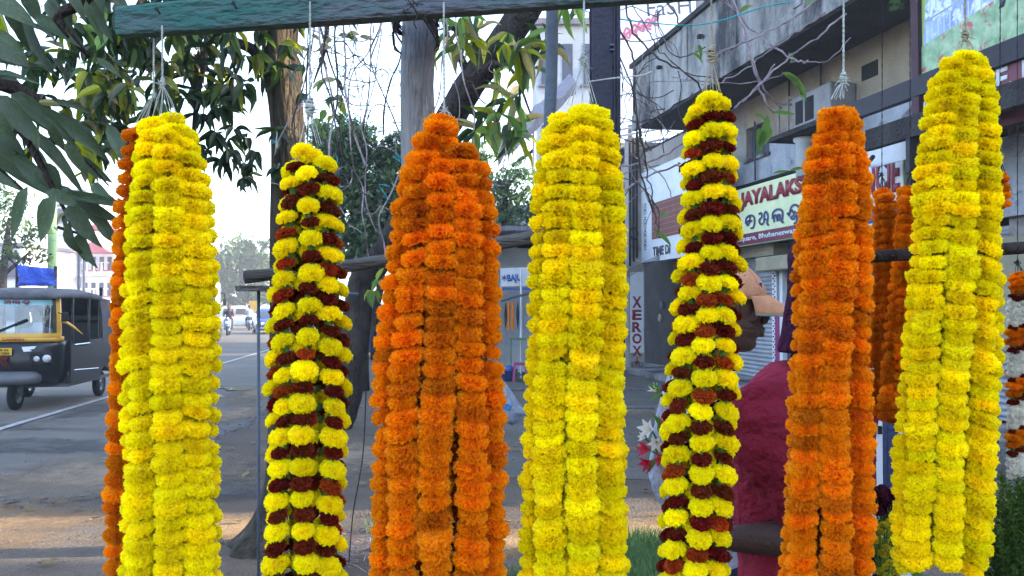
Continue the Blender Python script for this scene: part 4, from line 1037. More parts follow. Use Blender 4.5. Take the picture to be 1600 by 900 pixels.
def block(name, label, px0, px1, ytop, Y, depth, m_, floors, bays, zbase=0, wm='joinery', roof='awning', rail=False, cat_='building', win=.5):
    a = at(px0, ytop, Y); b = at(px1, ytop, Y); ht = a.z
    rt = empty(name, ((a.x + b.x) / 2, Y, 0), label, cat_)
    W = b.x - a.x
    m = MB(); m.box(((a.x + b.x) / 2, Y + depth / 2, ht / 2), (W, depth, ht)); m.build('wall', MT[m_], rt)
    m = MB(); m.box(((a.x + b.x) / 2, Y + depth / 2, ht + .1), (W + .4, depth + .4, .2)); m.build('roof_slab', MT[roof], rt)
    fh = ht / floors; bw = W / bays
    for f in range(floors):
        for c in range(bays):
            x = a.x + bw * (c + .5); z = fh * (f + .52)
            w = rt and MB(); w.box((x, Y - .02, z), (bw * win, .06, fh * win)); wo_ = w.build('window', MT[wm], rt)
            m = MB(); m.box((x, Y - .07, z - fh * win / 2 - .05), (bw * win + .2, .14, .08)); m.build('sill', MT[roof], wo_)
        if rail:
            m = MB(); m.box(((a.x + b.x) / 2, Y - .45, fh * f + .05 + .0), (W, .8, .1)); m.build('balcony', MT['pale_wall'], rt)
            m = MB(); m.box(((a.x + b.x) / 2, Y - .83, fh * f + .95), (W, .05, .07)); m.build('balcony_rail', MT['letter_white'], rt)
            for k in range(int(W / .5)):
                m = MB(); m.box((a.x + .25 + k * .5, Y - .83, fh * f + .5), (.1, .05, .85)); m.build('baluster', MT['letter_white'], rt)
    return rt
block('pale_apartment_block', 'tall pale apartment block seen through branches above the small shop', 838, 935, 40, 30, 6, 'pale_wall', 4, 3)
block('pale_house', 'pale house with dark windows behind the creeper branches', 775, 826, 330, 34, 5, 'pale_wall', 2, 2)
# lean-to awning high between the orange and golden bundles
aw = empty('sheet_awning', at(820, 220, 24), 'grey ragged sheet awning sloping down to the left, high between two bundles', 'awning')
m = MB(); A_ = at(778, 243, 24); B_ = at(900, 130, 24)
K = 12; rw = []
for j in range(2):
    rw.append([m.pt(A_.lerp(B_, k / K) + Vector((0, j * 2.5, j * .9 + .06 * sin(k * 2.3) - .05 * (k == 0)))) for k in range(K + 1)])
for k in range(K): m.face((rw[0][k], rw[0][k + 1], rw[1][k + 1], rw[1][k]))
r2 = [m.pt(A_.lerp(B_, k / K) + Vector((0, 0, .06 * sin(k * 2.3) - .22 - .12 * (k % 3 == 0)))) for k in range(K + 1)]
for k in range(K): m.face((r2[k], r2[k + 1], rw[0][k + 1], rw[0][k]))
m.build('sheet', MT['awning'], aw)
m = MB(); m.tube([at(800, 260, 24.5), at(880, 200, 24.5)], .05, 5); m.build('rafter', MT['bark_dark'], aw)
for px in (835, 892):
    a = at(px, 200, 24.4); m = MB(); m.tube([(a.x, 24.4, 0), a], .05, 6); m.build('post', MT['sign_white'], aw)

# ------------------------------------------------------------------ far left: town in the haze
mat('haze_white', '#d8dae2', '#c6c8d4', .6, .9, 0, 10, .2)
mat('pink_roof', '#b86a72', '#a05a64', 1, .8, .1, 10, .2)
mat('tarp_blue', '#2f55c8', '#2848ab', 3, .5, .3, 8, .4)
mat('pole_green', '#6f8f62', '#5f7f56', 2, .7, .1, 10, .3)
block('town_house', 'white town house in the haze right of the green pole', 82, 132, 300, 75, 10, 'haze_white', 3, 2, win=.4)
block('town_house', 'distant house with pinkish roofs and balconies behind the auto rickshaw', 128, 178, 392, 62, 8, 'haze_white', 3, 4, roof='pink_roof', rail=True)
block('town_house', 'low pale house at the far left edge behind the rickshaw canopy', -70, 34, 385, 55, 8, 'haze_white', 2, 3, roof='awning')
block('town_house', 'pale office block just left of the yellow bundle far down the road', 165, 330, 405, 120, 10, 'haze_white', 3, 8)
ar = empty('porch_roof', at(140, 400, 60), 'pinkish red porch roof in front of the distant balconies', 'roof')
for (xa, ya, xb, yb_) in ((138, 395, 172, 380), (150, 360, 178, 350)):
    a = at(xa, ya, 60); b = at(xb, ya, 60); m = MB(); h_ = (ya - yb_) / F * 60
    m.prism([(a.x - .4, a.z), (b.x + .4, a.z), (b.x - .6, a.z + h_), (a.x + .6, a.z + h_)], 59, 61.5); m.build('roof_sheet', MT['pink_roof'], ar)
pg = empty('painted_pole', at(80, 480, 30), 'thick pale green concrete pole behind the auto rickshaw', 'pole')
a = at(82, 330, 30); m = MB(); m.tube([(a.x, 30, 0), (a.x, 30, 5.2)], .14, 10); m.build('shaft', MT['pole_green'], pg, True)
for px, D_, top in ((124, 34, 330), (372 - 240, 36, 340)):
    a = at(px, top, D_); pr = empty('street_lamp', (a.x, D_, 0), 'thin grey lamp post standing behind the rickshaw' if px == 124 else 'second thin lamp post near the pink roofs', 'lamp post')
    m = MB(); m.tube([(a.x, D_, 0), (a.x, D_, a.z)], .05, 6); m.build('shaft', MT['steel_grey'], pr); m = MB(); m.tube([(a.x, D_, a.z), (a.x - .7, D_, a.z + .15)], .03, 5); m.build('arm', MT['steel_grey'], pr)
    m = MB(); m.box((a.x - .8, D_, a.z + .12), (.35, .15, .08), None, .02); m.build('lamp_head', MT['sign_white'], pr)
# ------------------------------------------------------------------ leaves and trees
def leaf_mesh(name, mat_, seed, fold=.25, curl=.25, shape=1.0):
    """leaf from (0,0,0) to (0,1,0), half width 1 in x"""
    r = random.Random(seed); m = MB(); prev = None; K = 6
    tw = r.uniform(-.25, .25)
    for i in range(K + 1):
        t = i / K
        w = (sin(pi * t ** (.85 * shape)) ** .75) * (1 - .25 * t) if 0 < t < 1 else 0.02
        z = -curl * t * t + .04 * sin(t * 7 + seed); a = tw * t
        row = [m.pt((s_ * w * cos(a), t, z + abs(s_) * w * fold * .5 + s_ * w * sin(a) * .5 + r.uniform(-.015, .015))) for s_ in (-1, 0, 1)]
        if prev:
            for k in (0, 1): m.face((prev[k], prev[k + 1], row[k + 1], row[k]))
        prev = row
    me = m.mesh(name, mat_, True, fixn=False); return me
LEAF = {k: [leaf_mesh('leaf_' + k, MT[mm], 10 * i + 3, fold=.2 + .1 * i, curl=.1 + .09 * i) for i in range(4)] for k, mm in
        (('near', 'leaf_near'), ('mid', 'leaf_mid'), ('yellow', 'leaf_yellow'), ('tan', 'leaf_tan'), ('pale', 'leaf_pale'))}
def leaf_matrix(base, tip, width, nrm):
    base = Vector(base); tip = Vector(tip); y = tip - base; L_ = y.length; y.normalize()
    nrm = Vector(nrm); x = y.cross(nrm)
    if x.length < 1e-3: x = y.cross(Vector((.3, 1, .2)))
    x.normalize(); z = x.cross(y)
    M = Matrix((x * width, y * L_, z * L_)).transposed().to_4x4(); M.translation = base; return M
def put_leaf(key, base, tip, width, nrm, parent):
    o = bpy.data.objects.new('leaf', R.choice(LEAF[key])); o.matrix_basis = leaf_matrix(base, tip, width, nrm); link(o, parent); return o
class Leafer:
    """first 290 leaves as parts, the rest joined"""
    def __init__(s, parent, mats, limit=280): s.p = parent; s.n = 0; s.mb = MB(); s.mats = mats; s.lim = limit; s.all = []
    def add(s, key, base, tip, width, nrm): s.all.append((key, base, tip, width, nrm))
    def done(s, score):
        s.all.sort(key=score)
        for a in s.all[:s.lim]: put_leaf(*a, s.p)
        keys = sorted(set(a[0] for a in s.all))
        for a in s.all[s.lim:]:
            me = R.choice(LEAF[a[0]]); M = leaf_matrix(*a[1:]); s.mb.cur = keys.index(a[0])
            ids = [s.mb.pt(M @ v.co) for v in me.vertices]
            for f in me.polygons: s.mb.face([ids[k] for k in f.vertices])
        if len(s.all) > s.lim:
            s.mb.build('leaves', [MT['leaf_' + k] for k in keys], s.p, True, fixn=False, kind='stuff')
def rnd_dir(flat=0): return Vector((R.gauss(0, 1), R.gauss(0, 1), R.gauss(0, 1) - flat)).normalized()
def whorl(lf, key, c, axis, n, L_, W, droop=.6, spread=1.0):
    u, w = perp(axis)
    for i in range(n):
        a = 2 * pi * i / n + R.uniform(-.4, .4)
        d = (axis.normalized() * R.uniform(.1, .8) + (u * cos(a) + w * sin(a)) * spread + Vector((0, 0, -droop * R.uniform(.4, 1.4)))).normalized()
        l = L_ * R.uniform(.65, 1.15); k_ = key if isinstance(key, str) else R.choice(key)
        lf.add(k_, c, c + d * l, W * R.uniform(.8, 1.2), Vector((R.uniform(-.5, .5), R.uniform(-.9, .2), 1)))
def limb(m, pts, r0, r1, n=10, sub=5, wob=.08):
    P = smooth_path(pts, sub); m.tube(P, [lerp(r0, r1, i / (len(P) - 1)) for i in range(len(P))], n, wob=wob); return P

# near branch, top left (a mango-like tree standing just left of the camera)
nb = empty('mango_tree', (-2.6, 1.3, 0), 'near tree whose big grey-green drooping leaves hang in at the top left corner', 'tree')
m = MB(); limb(m, [(-2.7, 1.2, 0), (-2.6, 1.3, 1.2), (-2.5, 1.5, 2.4), (-2.3, 1.7, 3.4)], .14, .07, 12); m.build('trunk', MT['bark'], nb, True)
m = MB()
limb(m, [(-2.55, 1.35, 2.0), at(-60, 120, 2.0), at(30, 200, 2.0), at(70, 270, 2.0), at(110, 345, 2.0)], .02, .003, 7)
limb(m, [(-2.45, 1.5, 2.6), at(40, -60, 1.9), at(90, 30, 1.95), at(140, 90, 2.0)], .025, .004, 7)
limb(m, [at(30, 200, 2.0), at(120, 240, 2.0), at(170, 290, 2.05)], .006, .002, 5)
limb(m, [at(-60, 150, 2.0), at(-10, 250, 2.1), at(40, 300, 2.1)], .008, .003, 5)
limb(m, [at(90, 355, 2.0), at(125, 365, 2.0), at(150, 370, 2.0)], .004, .002, 5)
m.build('branch', MT['bark_dark'], nb, True)
lf = Leafer(nb, None, 300)
def NL(x0, y0, x1, y1, w, D=2.0, key='near', nz=.4, dd=0.0):
    a = at(x0, y0, D); b = at(x1, y1, D + dd + R.uniform(-.03, .03)); lf.add(key, a, b, w / F * D / 2 * .76, Vector((R.uniform(-.35, .35), -1, nz)))
for args in [(44, 292, 14, 374, 30), (88, 305, 56, 378, 48), (70, 300, 125, 320, 30), (108, 345, 120, 404, 24), (128, 362, 140, 415, 30), (125, 372, 128, 410, 14),
             (112, 318, 145, 380, 44), (135, 315, 178, 372, 34), (150, 345, 180, 382, 20), (100, 312, 200, 316, 26), (95, 305, 190, 345, 30), (-30, 225, 108, 312, 52),
             (20, 240, 98, 316, 40), (45, 205, 130, 292, 34), (0, 150, 70, 232, 46), (20, 150, 110, 215, 40), (60, 165, 165, 245, 30), (80, 155, 148, 178, 14),
             (95, 175, 170, 250, 26), (110, 240, 175, 285, 28), (100, 225, 140, 275, 30), (-20, 60, 45, 100, 60), (-20, 5, 50, 28, 60), (-10, 45, 38, 80, 22), (30, 20, 38, 80, 20),
             (50, -10, 60, 40, 30), (75, -5, 115, 62, 34), (85, 10, 110, 65, 26), (105, -20, 130, 25, 28), (60, 30, 112, 60, 30), (125, -10, 175, 60, 30), (135, 0, 160, 70, 20),
             (-30, 100, 66, 96, 14), (-30, 90, 62, 102, 18), (-20, 120, 55, 120, 20), (-20, 130, 45, 150, 40), (0, 110, 42, 150, 26), (30, 145, 72, 205, 30), (-20, 200, 40, 245, 50),
             (-30, 170, 20, 215, 50), (55, 200, 60, 240, 26), (20, 245, 60, 290, 40), (60, 255, 95, 300, 50), (80, 190, 100, 240, 30), (170, -20, 200, 15, 26), (150, 90, 190, 120, 16), (-20, 270, 25, 290, 24), (150, 300, 196, 330, 20), (145, 285, 175, 320, 26)]:
    NL(*args, D=R.uniform(1.85, 2.15))
for k in range(24):       # fill
    x = R.uniform(-120, 185); y = R.uniform(-60, 290) if x < 60 else R.uniform(-60, 120) if R.random() < .5 else R.uniform(150, 300)
    if 40 < x < 100 and 60 < y < 140: continue
    a = R.uniform(.2, 1.9); L_ = R.uniform(60, 105)
    NL(x, y, x + cos(a) * L_, y + sin(a) * L_, R.uniform(18, 34), D=R.uniform(2.0, 2.7), key=R.choice(['near', 'near', 'near', 'near', 'yellow', 'mid']), dd=R.uniform(-.1, .15), nz=R.uniform(-.2, 1.2))
lf.done(lambda a: 0)

# tree 1: trunk behind the maroon and yellow bundle
t1 = empty('tree', (at(440, 850, 5.6).x, 5.6, 0), 'tree with rough sunlit trunk standing behind the maroon and yellow bundle', 'tree')
T1 = [(at(425, 860, 5.6).x, 5.6, -.05), (at(432, 830, 5.6).x, 5.6, .09), at(442, 760, 5.6), at(448, 600, 5.6), at(450, 420, 5.6), at(452, 250, 5.6), at(446, 160, 5.6), at(436, 95, 5.6), at(438, 20, 5.6), at(440, -160, 5.6)]
m = MB(); P = smooth_path(T1, 6)
def tr(z): return .108 + .19 * math.exp(-max(0, z) / .16) + (.02 if 2.9 < z < 3.1 else 0)
n = 22; rings = []
for i, p in enumerate(P):
    rr = tr(p.z); rings.append([p + Vector((cos(a), sin(a), 0)) * rr * (1 + .05 * sin(3 * a + p.z * 2) + .10 * math.exp(-max(0, p.z) / .3) * sin(5 * a) + .05 * noise.noise(Vector((cos(a) * 3, sin(a) * 3, p.z * 1.4))) + .05 * noise.noise(Vector((cos(a) * 9, sin(a) * 9, p.z * 2.5)))) for a in [2 * pi * k / n for k in range(n)]])
m.rings(rings); trunk = m.build('trunk', MT['bark'], t1, True)
def limb_t(pts, r0, r1, par=t1, mt='bark_dark', nm='limb', n=9):
    m = MB(); P = limb(m, pts, r0, r1, n); m.build(nm, MT[mt], par, True); return P
limb_t([at(432, 120, 5.6), at(408, 92, 5.55), at(385, 72, 5.5), at(330, 62, 5.4), at(300, 110, 5.3)], .05, .015)
limb_t([at(438, 40, 5.6), at(350, -40, 5.4), at(240, -30, 5.2), at(120, -60, 5.0)], .07, .02)
limb_t([at(320, -20, 5.3), at(322, 80, 5.2), at(305, 170, 5.1), at(300, 250, 5.1)], .02, .006)
limb_t([at(240, -30, 5.2), at(190, 60, 5.0), at(150, 160, 5.0), at(110, 230, 5.0)], .025, .006)
limb_t([at(440, 0, 5.6), at(500, -30, 5.2), at(510, 60, 4.8), at(490, 130, 4.7)], .03, .004)
limb_t([at(500, 40, 4.8), at(520, 110, 4.7), at(545, 160, 4.7), at(580, 165, 4.7)], .006, .002)
lf = Leafer(t1, None, 290)
def cluster(x, y, rx, ry, n, D0, D1, keys, L_=.16, W=.024, droop=.8, k=7):
    for i in range(n):
        c = at(x + R.gauss(0, rx), y + R.gauss(0, ry), R.uniform(D0, D1))
        whorl(lf, keys, c, rnd_dir(.3), R.randint(k - 3, k + 1), L_, W, droop)
MK = ['mid'] * 6 + ['yellow', 'pale']
cluster(270, 20, 95, 50, 54, 4.6, 5.8, MK, .14, .022)
cluster(200, 110, 60, 40, 46, 4.4, 5.6, ['mid'] * 4 + ['yellow', 'yellow', 'tan', 'pale'], .135, .022)
cluster(170, 190, 40, 40, 24, 4.4, 5.6, ['mid'] * 3 + ['yellow', 'tan', 'pale'], .15, .025)
cluster(330, 95, 42, 30, 24, 4.8, 5.8, MK, .16, .026)
cluster(350, 200, 38, 32, 22, 4.9, 6.0, ['mid'], .14, .020)
cluster(395, 250, 12, 24, 5, 5.0, 6.0, ['mid'], .12, .020)
cluster(120, 60, 50, 40, 26, 4.4, 5.4, MK, .16, .026)
cluster(100, 180, 50, 40, 8, 4.4, 5.4, MK, .15, .025)
cluster(50, -60, 140, 50, 24, 4.2, 5.8, ['mid'], .17, .026)
cluster(380, -50, 100, 30, 18, 4.6, 6.2, ['mid'], .17, .026)
cluster(130, 310, 18, 25, 3, 5.0, 6.0, ['yellow', 'mid', 'tan'], .12, .02)
for x, y in ((505, 70), (500, 95), (525, 60), (540, 55), (555, 62), (500, 130), (478, 150), (515, 150), (532, 150), (470, 70), (485, 50), (515, 175), (480, 110), (530, 120), (500, 190)):
    for q in range(2):
        p = at(x + R.uniform(-8, 8), y + R.uniform(-8, 8), 4.7); d = Vector((R.uniform(-1, 1), R.uniform(-.5, .5), R.uniform(-1, .3))).normalized() * R.uniform(.05, .10)
        lf.add(R.choice(['mid', 'mid', 'pale', 'yellow', 'tan']), p, p + d, R.uniform(.014, .024), Vector((R.uniform(-.5, .5), -1, .3)))
lf.done(lambda a: a[1].y + (0 if a[1].z < at(0, 0, a[1].y).z else 3) + R.uniform(0, .8))

# tree 2: forked tree further off, behind the orange bundle
t2 = empty('tree', (at(545, 665, 11).x, 11, 0), 'leaning forked tree with dark limb rising behind the widest orange bundle', 'tree')
limb_t([(at(520, 690, 11).x, 11, -.05), at(540, 620, 11), at(556, 520, 11), at(566, 440, 11), at(600, 395, 10.8)], .21, .15, t2, 'bark_dark', 'trunk', 14)
limb_t([at(566, 440, 11), at(610, 380, 10.8), at(650, 300, 10.3), at(690, 210, 9.6), at(735, 130, 9.1), at(790, 60, 8.8), at(840, -20, 8.6), at(900, -140, 8.4)], .17, .15, t2)
limb_t([at(735, 130, 9.1), at(720, 90, 8.9), at(700, 60, 8.6), at(690, 10, 8.4)], .05, .02, t2)
limb_t([at(760, 95, 9), at(800, 110, 8), at(830, 180, 7)], .025, .008, t2)
limb_t([at(600, 430, 10.9), at(590, 470, 10.9), at(584, 520, 10.9), at(583, 562, 10.9)], .055, .03, t2)
lf = Leafer(t2, None, 290)
LK = ['pale', 'pale', 'yellow', 'tan', 'mid', 'mid']
for x, y, n_ in ((735, 60, 5), (775, 120, 2), (720, 40, 3), (790, 55, 4), (815, 70, 3), (760, 195, 3), (785, 195, 4), (810, 215, 3), (740, 210, 2), (800, 165, 2), (820, 150, 2), (830, 110, 2), (690, 60, 2), (845, 60, 3)):
    for q in range(max(1, int(n_ * .7))):
        c = at(x + R.gauss(0, 9), y + R.gauss(0, 9), R.uniform(5.2, 6.6)); whorl(lf, LK, c, rnd_dir(), 6, .24, .026, .45)
cluster(760, -30, 90, 25, 9, 5.5, 8, ['mid', 'pale'], .24, .03)
cluster(590, 450, 6, 6, 3, 10, 10.6, ['yellow', 'pale'], .16, .03)
lf.done(lambda a: R.random())
def tree_mass(name, label, D, blobs, leaf, per, mats='foliage', trunk=None, seed=1, cat_='tree', extra=None):
    """crown of small leaf faces spread in noisy clumps; blobs: (px, py, rx, ry px)"""
    r = random.Random(seed); rt = empty(name, trunk[0] if trunk else at(blobs[0][0], 480, D), label, cat_)
    m = MB(); s = D / F
    for (px, py, rx, ry) in blobs:
        c = at(px, py, D); k = 0
        ncl = max(6, int(rx * ry / 60))
        cl = []
        for i in range(ncl):
            d = Vector((r.gauss(0, 1), r.gauss(0, 1), r.gauss(0, 1))).normalized() * r.random() ** .4
            cl.append((c + Vector((d.x * rx * s, d.y * rx * s * .8, d.z * ry * s)), r.random(), r.uniform(.6, 1.3)))
        for i in range(int(per * rx * ry)):
            q, tn, sz = r.choice(cl); sg = min(rx, ry) * s * .23 * sz
            p = q + Vector((r.gauss(0, sg), r.gauss(0, sg), r.gauss(0, sg * .8)))
            a = Vector((r.gauss(0, 1), r.gauss(0, 1), r.gauss(0, .6))).normalized(); u, w = perp(a); l = leaf * r.uniform(.6, 1.4)
            m.tone = min(1, max(0, tn + r.uniform(-.3, .3)))
            m.poly([p - a * l, p + u * l * .4 - a * l * .1, p + a * l, p - u * l * .4])
    m.build('crown', MT[mats], rt, tone=True, fixn=False)
    if trunk:
        for pts, r0, r1 in trunk[1]:
            limb_t(pts, r0, r1, rt, 'bark_dark', 'trunk' if pts is trunk[1][0][0] else 'limb')
    return rt
tree_mass('creeper_covered_tree', 'bushy tree smothered in creepers, low behind the bare vines', 16, [(540, 260, 62, 60), (600, 330, 50, 80), (510, 330, 36, 60), (565, 380, 50, 40), (480, 290, 30, 70), (622, 250, 28, 50), (530, 215, 40, 30)], .075, 2.2, seed=3,
          trunk=(Vector((at(560, 480, 16).x, 16, 0)), [([(at(560, 480, 16).x, 16, 0), at(560, 420, 16), at(550, 260, 16)], .2, .08), ([at(560, 420, 16), at(600, 320, 16)], .08, .04)]))
tree_mass('bushy_tree', 'green bushy tree between the orange and golden bundles', 22, [(790, 290, 45, 40), (815, 340, 35, 35), (760, 340, 30, 40), (740, 250, 30, 40)], .10, .7, seed=8,
          trunk=(Vector((at(790, 480, 22).x, 22, 0)), [([(at(790, 480, 22).x, 22, 0), at(788, 380, 22), at(790, 290, 22)], .14, .06)]))
tree_mass('roadside_tree', 'pale leafed tree at the far left edge over the rickshaw', 28, [(20, 350, 48, 45), (-20, 300, 40, 40), (50, 395, 36, 20), (10, 410, 30, 20)], .13, .28, 'foliage_far', seed=12,
          trunk=(Vector((at(0, 480, 28).x, 28, 0)), [([(at(0, 480, 28).x, 28, 0), at(5, 430, 28), at(15, 340, 28)], .18, .06), ([at(5, 430, 28), at(45, 395, 28)], .07, .03)]))
tree_mass('avenue_tree', 'large hazy tree over the far end of the road', 95, [(375, 410, 38, 34), (350, 430, 24, 40), (400, 400, 24, 26), (415, 440, 26, 34), (345, 460, 30, 26), (385, 465, 40, 18)], .42, 1.7, 'foliage_far', seed=15,
          trunk=(Vector((at(378, 480, 95).x, 95, 0)), [([(at(378, 480, 95).x, 95, 0), at(378, 440, 95), at(376, 410, 95)], .5, .2)]))
tree_mass('avenue_tree', 'second hazy tree mostly hidden behind the maroon and yellow bundle', 120, [(440, 420, 50, 40), (470, 450, 50, 36)], .5, .7, 'foliage_far', seed=16,
          trunk=(Vector((at(445, 480, 120).x, 120, 0)), [([(at(445, 480, 120).x, 120, 0), at(445, 430, 120)], .5, .2)]))
tree_mass('avenue_tree', 'distant tree row half hidden behind the yellow bundle left of the road', 110, [(310, 425, 50, 34), (260, 440, 50, 26), (340, 452, 30, 26)], .5, .6, 'foliage_far', seed=17,
          trunk=(Vector((at(300, 480, 110).x, 110, 0)), [([(at(300, 480, 110).x, 110, 0), at(300, 430, 110)], .5, .2)]))
# plant overhanging the balcony, top right
tree_mass('balcony_plant', 'small yellow-green plant growing off the balcony edge above the grey wall', 9, [(1405, 5, 24, 10), (1425, -15, 20, 14)], .022, 1.2, 'leaf_yellow' if False else 'foliage', seed=21, cat_='plant')

# ------------------------------------------------------------------ bare vines and strings
def vine(root, pts, r0, mt='vine', nm='stem', n=5, jit=.0):
    P = smooth_path(pts, 6); P = [p + Vector((R.gauss(0, jit), R.gauss(0, jit), R.gauss(0, jit))) for p in P]
    m = MB(); m.tube(P, [r0 * R.uniform(.8, 1.2) for _ in P], n); return m.build(nm, MT[mt], root)
vt = empty('hanging_vines', at(560, 0, 3.4), 'tangle of thin bare vines hanging between the tree trunk and wooden post', 'vines')
for k in range(20):
    x = R.choice([500, 515, 530, 560, 590, 610, 690, 735]) + R.gauss(0, 12); y = R.uniform(-60, 20); D = R.uniform(3, 4.2); pts = [at(x, y, D)]
    dx = R.uniform(-8, 8)
    end = R.uniform(180, 400)
    while y < end:
        y += R.uniform(25, 50); dx = dx * .6 + R.gauss(0, 9); x += dx * .8; pts.append(at(x, y, D + R.uniform(-.06, .06)))
    if len(pts) > 2: vine(vt, pts, R.uniform(.0018, .004), R.choice(['vine', 'vine', 'vine_dark']), n=4)
for k in range(90):
    x = R.uniform(475, 625) if k % 4 else R.uniform(680, 800); y = R.uniform(40, 330); D = R.uniform(3.0, 4.2); a = R.uniform(-.9, .9) + R.choice([0, pi]); pts = [at(x, y, D)]
    for q in range(R.randint(3, 7)):
        a += R.gauss(0, .7); x += cos(a) * 13; y += sin(a) * 13; pts.append(at(x, y, D + R.uniform(-.05, .05)))
    vine(vt, pts, R.uniform(.0012, .0026), R.choice(['vine', 'vine_dark', 'vine_dark']), n=4)
vine(vt, [at(642, 225, 3.2), at(612, 300, 3.2), at(592, 340, 3.2), at(600, 380, 3.2), at(602, 400, 3.2)], .003, 'vine')
for k in range(14):
    x = R.gauss(545, 45); y = R.uniform(200, 370) if k % 3 else R.uniform(60, 200); pts = [at(x + R.uniform(-14, 14), y + R.uniform(-14, 14), 3.6) for _ in range(4)]
    tag(vine(None, pts, .0016, 'nylon_teal', 'nylon_string', 4), 'scrap of teal nylon string caught in the bare vines', 'string', 'teal string scraps in the vines')
rv = empty('bare_creeper', at(1100, 50, 4.5), 'bare creeper stems strung across in front of the stained balcony', 'vines')
D = 4.4
for pts, w, mt in [
    ([(1128, -10), (1160, 40), (1172, 90), (1195, 160), (1215, 175)], .006, 'vine'), ([(1145, -10), (1165, 60), (1190, 130), (1222, 168)], .005, 'vine'),
    ([(1125, -5), (1180, 50), (1240, 92), (1262, 96)], .005, 'vine'), ([(1125, 82), (1190, 55), (1250, 20), (1300, -20)], .006, 'vine'), ([(1150, 168), (1200, 120), (1240, 85), (1275, 60), (1320, 20)], .005, 'vine'),
    ([(1130, 130), (1175, 100), (1230, 60), (1290, 20)], .004, 'vine'), ([(1050, 120), (1120, 130), (1190, 128), (1230, 112)], .003, 'vine'), ([(1235, 96), (1290, 95), (1330, 60)], .003, 'vine'),
    ([(975, 0), (990, 50), (1030, 90), (1090, 130), (1100, 180)], .005, 'vine_dark'), ([(965, 40), (990, 90), (992, 150), (1000, 260), (1020, 330)], .005, 'vine_dark'), ([(960, 70), (985, 130), (1000, 210), (1010, 260)], .004, 'vine_dark'),
    ([(1040, 0), (1060, 30), (1058, 50)], .004, 'vine_dark'), ([(985, 0), (1020, 60), (1030, 80), (1080, 115), (1140, 125)], .003, 'vine_dark'), ([(965, 60), (1000, 65), (1040, 60)], .003, 'vine_dark'),
    ([(970, 185), (1010, 190), (1060, 160), (1085, 145)], .003, 'vine_dark'), ([(965, 150), (1000, 148), (1030, 175), (1035, 240)], .003, 'vine_dark'), ([(960, 260), (1010, 255), (1060, 230), (1070, 215)], .005, 'vine'),
    ([(975, 300), (1010, 275), (1050, 262), (1062, 256)], .005, 'vine'), ([(970, 275), (1000, 290), (1030, 330), (1026, 370)], .003, 'vine_dark'), ([(1000, 200), (1014, 280), (1024, 340), (1030, 372)], .004, 'vine_dark'),
    ([(995, 160), (1040, 200), (1080, 215)], .003, 'vine'), ([(1150, 165), (1180, 142), (1210, 100)], .003, 'vine'), ([(970, 215), (1020, 230), (1056, 190)], .003, 'vine_dark'), ([(985, 240), (1035, 275), (1050, 310)], .003, 'vine')]:
    vine(rv, [at(x, y, D + R.uniform(-.15, .15)) for x, y in pts], w, mt, jit=.004)
for k in range(26):
    x = R.uniform(965, 1060); y = R.uniform(-10, 340); a = R.uniform(0, 6.28); pts = []
    for q in range(R.randint(4, 7)):
        pts.append(at(x, y, D + .2)); a += R.gauss(0, .4); x += cos(a) * 22; y += sin(a) * 22
    vine(rv, pts, R.uniform(.0015, .003), R.choice(['vine', 'vine_dark', 'vine_dark']), n=4)
for (x0, y0, x1, y1, w) in ((1226, 118, 1268, 152, .020), (1222, 112, 1262, 150, .02), (1232, 82, 1240, 98, .012), (1205, 178, 1245, 176, .008), (1185, 200, 1190, 236, .022), (1204, 198, 1190, 230, .02), (1200, 180, 1185, 240, .02), (1207, 272, 1235, 265, .006), (1235, 266, 1256, 262, .008), (1180, 178, 1200, 188, .008),
                            (1022, 358, 1050, 384, .010), (1030, 340, 1046, 330, .01), (1080, 82, 1102, 98, .01), (1090, 70, 1098, 90, .01), (1155, 20, 1180, 4, .012), (1262, 4, 1275, -5, .02)):
    put_leaf('pale', at(x0, y0, D), at(x1, y1, D), w * 1.2, (0, -1, .3), rv)
for pts in ([(860, -20), (922, 20), (1040, 38), (1110, 36), (1190, 12), (1240, 2)],):
    tag(vine(None, [at(x, y, 4.2) for x, y in pts], .0035, 'nylon_teal', 'nylon_string'), 'teal nylon string stretched from the steel column towards the balcony', 'string', 'teal strings at the steel column')
tag(vine(None, [at(918, 128, 3.8), at(960, 122, 3.8), at(1000, 118, 3.9), at(1018, 112, 4)], .003, 'twine_white', 'white_string'), 'white string tied across the dark steel column', 'string')
# ------------------------------------------------------------------ vehicles
mat('auto_black', '#0e1018', '#090a10', 4, .32, .03, 60, .35, coat=.12, c3='#1c1d22', s3=3, t3=(.55, .8))
mat('auto_yellow', '#c99a1c', '#b5861a', 5, .35, .03, 60, .5, coat=.3)
mat('canvas_grey', '#5b5d63', '#4a4c53', 6, .85, .3, 40, .2)
mat('grey_plastic', '#54585f', '#45494f', 5, .5, .1, 60, .4)
mat('rubber', '#232427', '#17181a', 8, .85, .2, 60, .2)
mat('chrome', '#b8bcc2', '#9a9ea6', 6, .22, 0, 60, .5, metal=.9)
mat('plate_yellow', '#c9a21a', '#b5921a', 6, .5, 0, 60, .4)
mat('banner_cyan', '#9fd4e0', '#8ec6d6', 3, .5, 0, 60, .4)
mat('text_purple', '#7a2348', '#6b1f4a', 5, .6, 0, 60, .3)
mat('lens', '#8f98a5', '#c8ced6', 9, .08, .2, 40, .9)
mat('seat_vinyl', '#23262e', '#1a1c22', 6, .5, .1, 60, .4)
mat('cloth_rust', '#5e2c22', '#3d1c18', 20, .9, .4, 60, .1)
mat('skin', [.085, .040, .026], [.06, .028, .018], 9, .5, .15, 120, .35)
mat('skin_arm', [.085, .045, .038], [.065, .034, .028], 9, .5, .15, 120, .35)
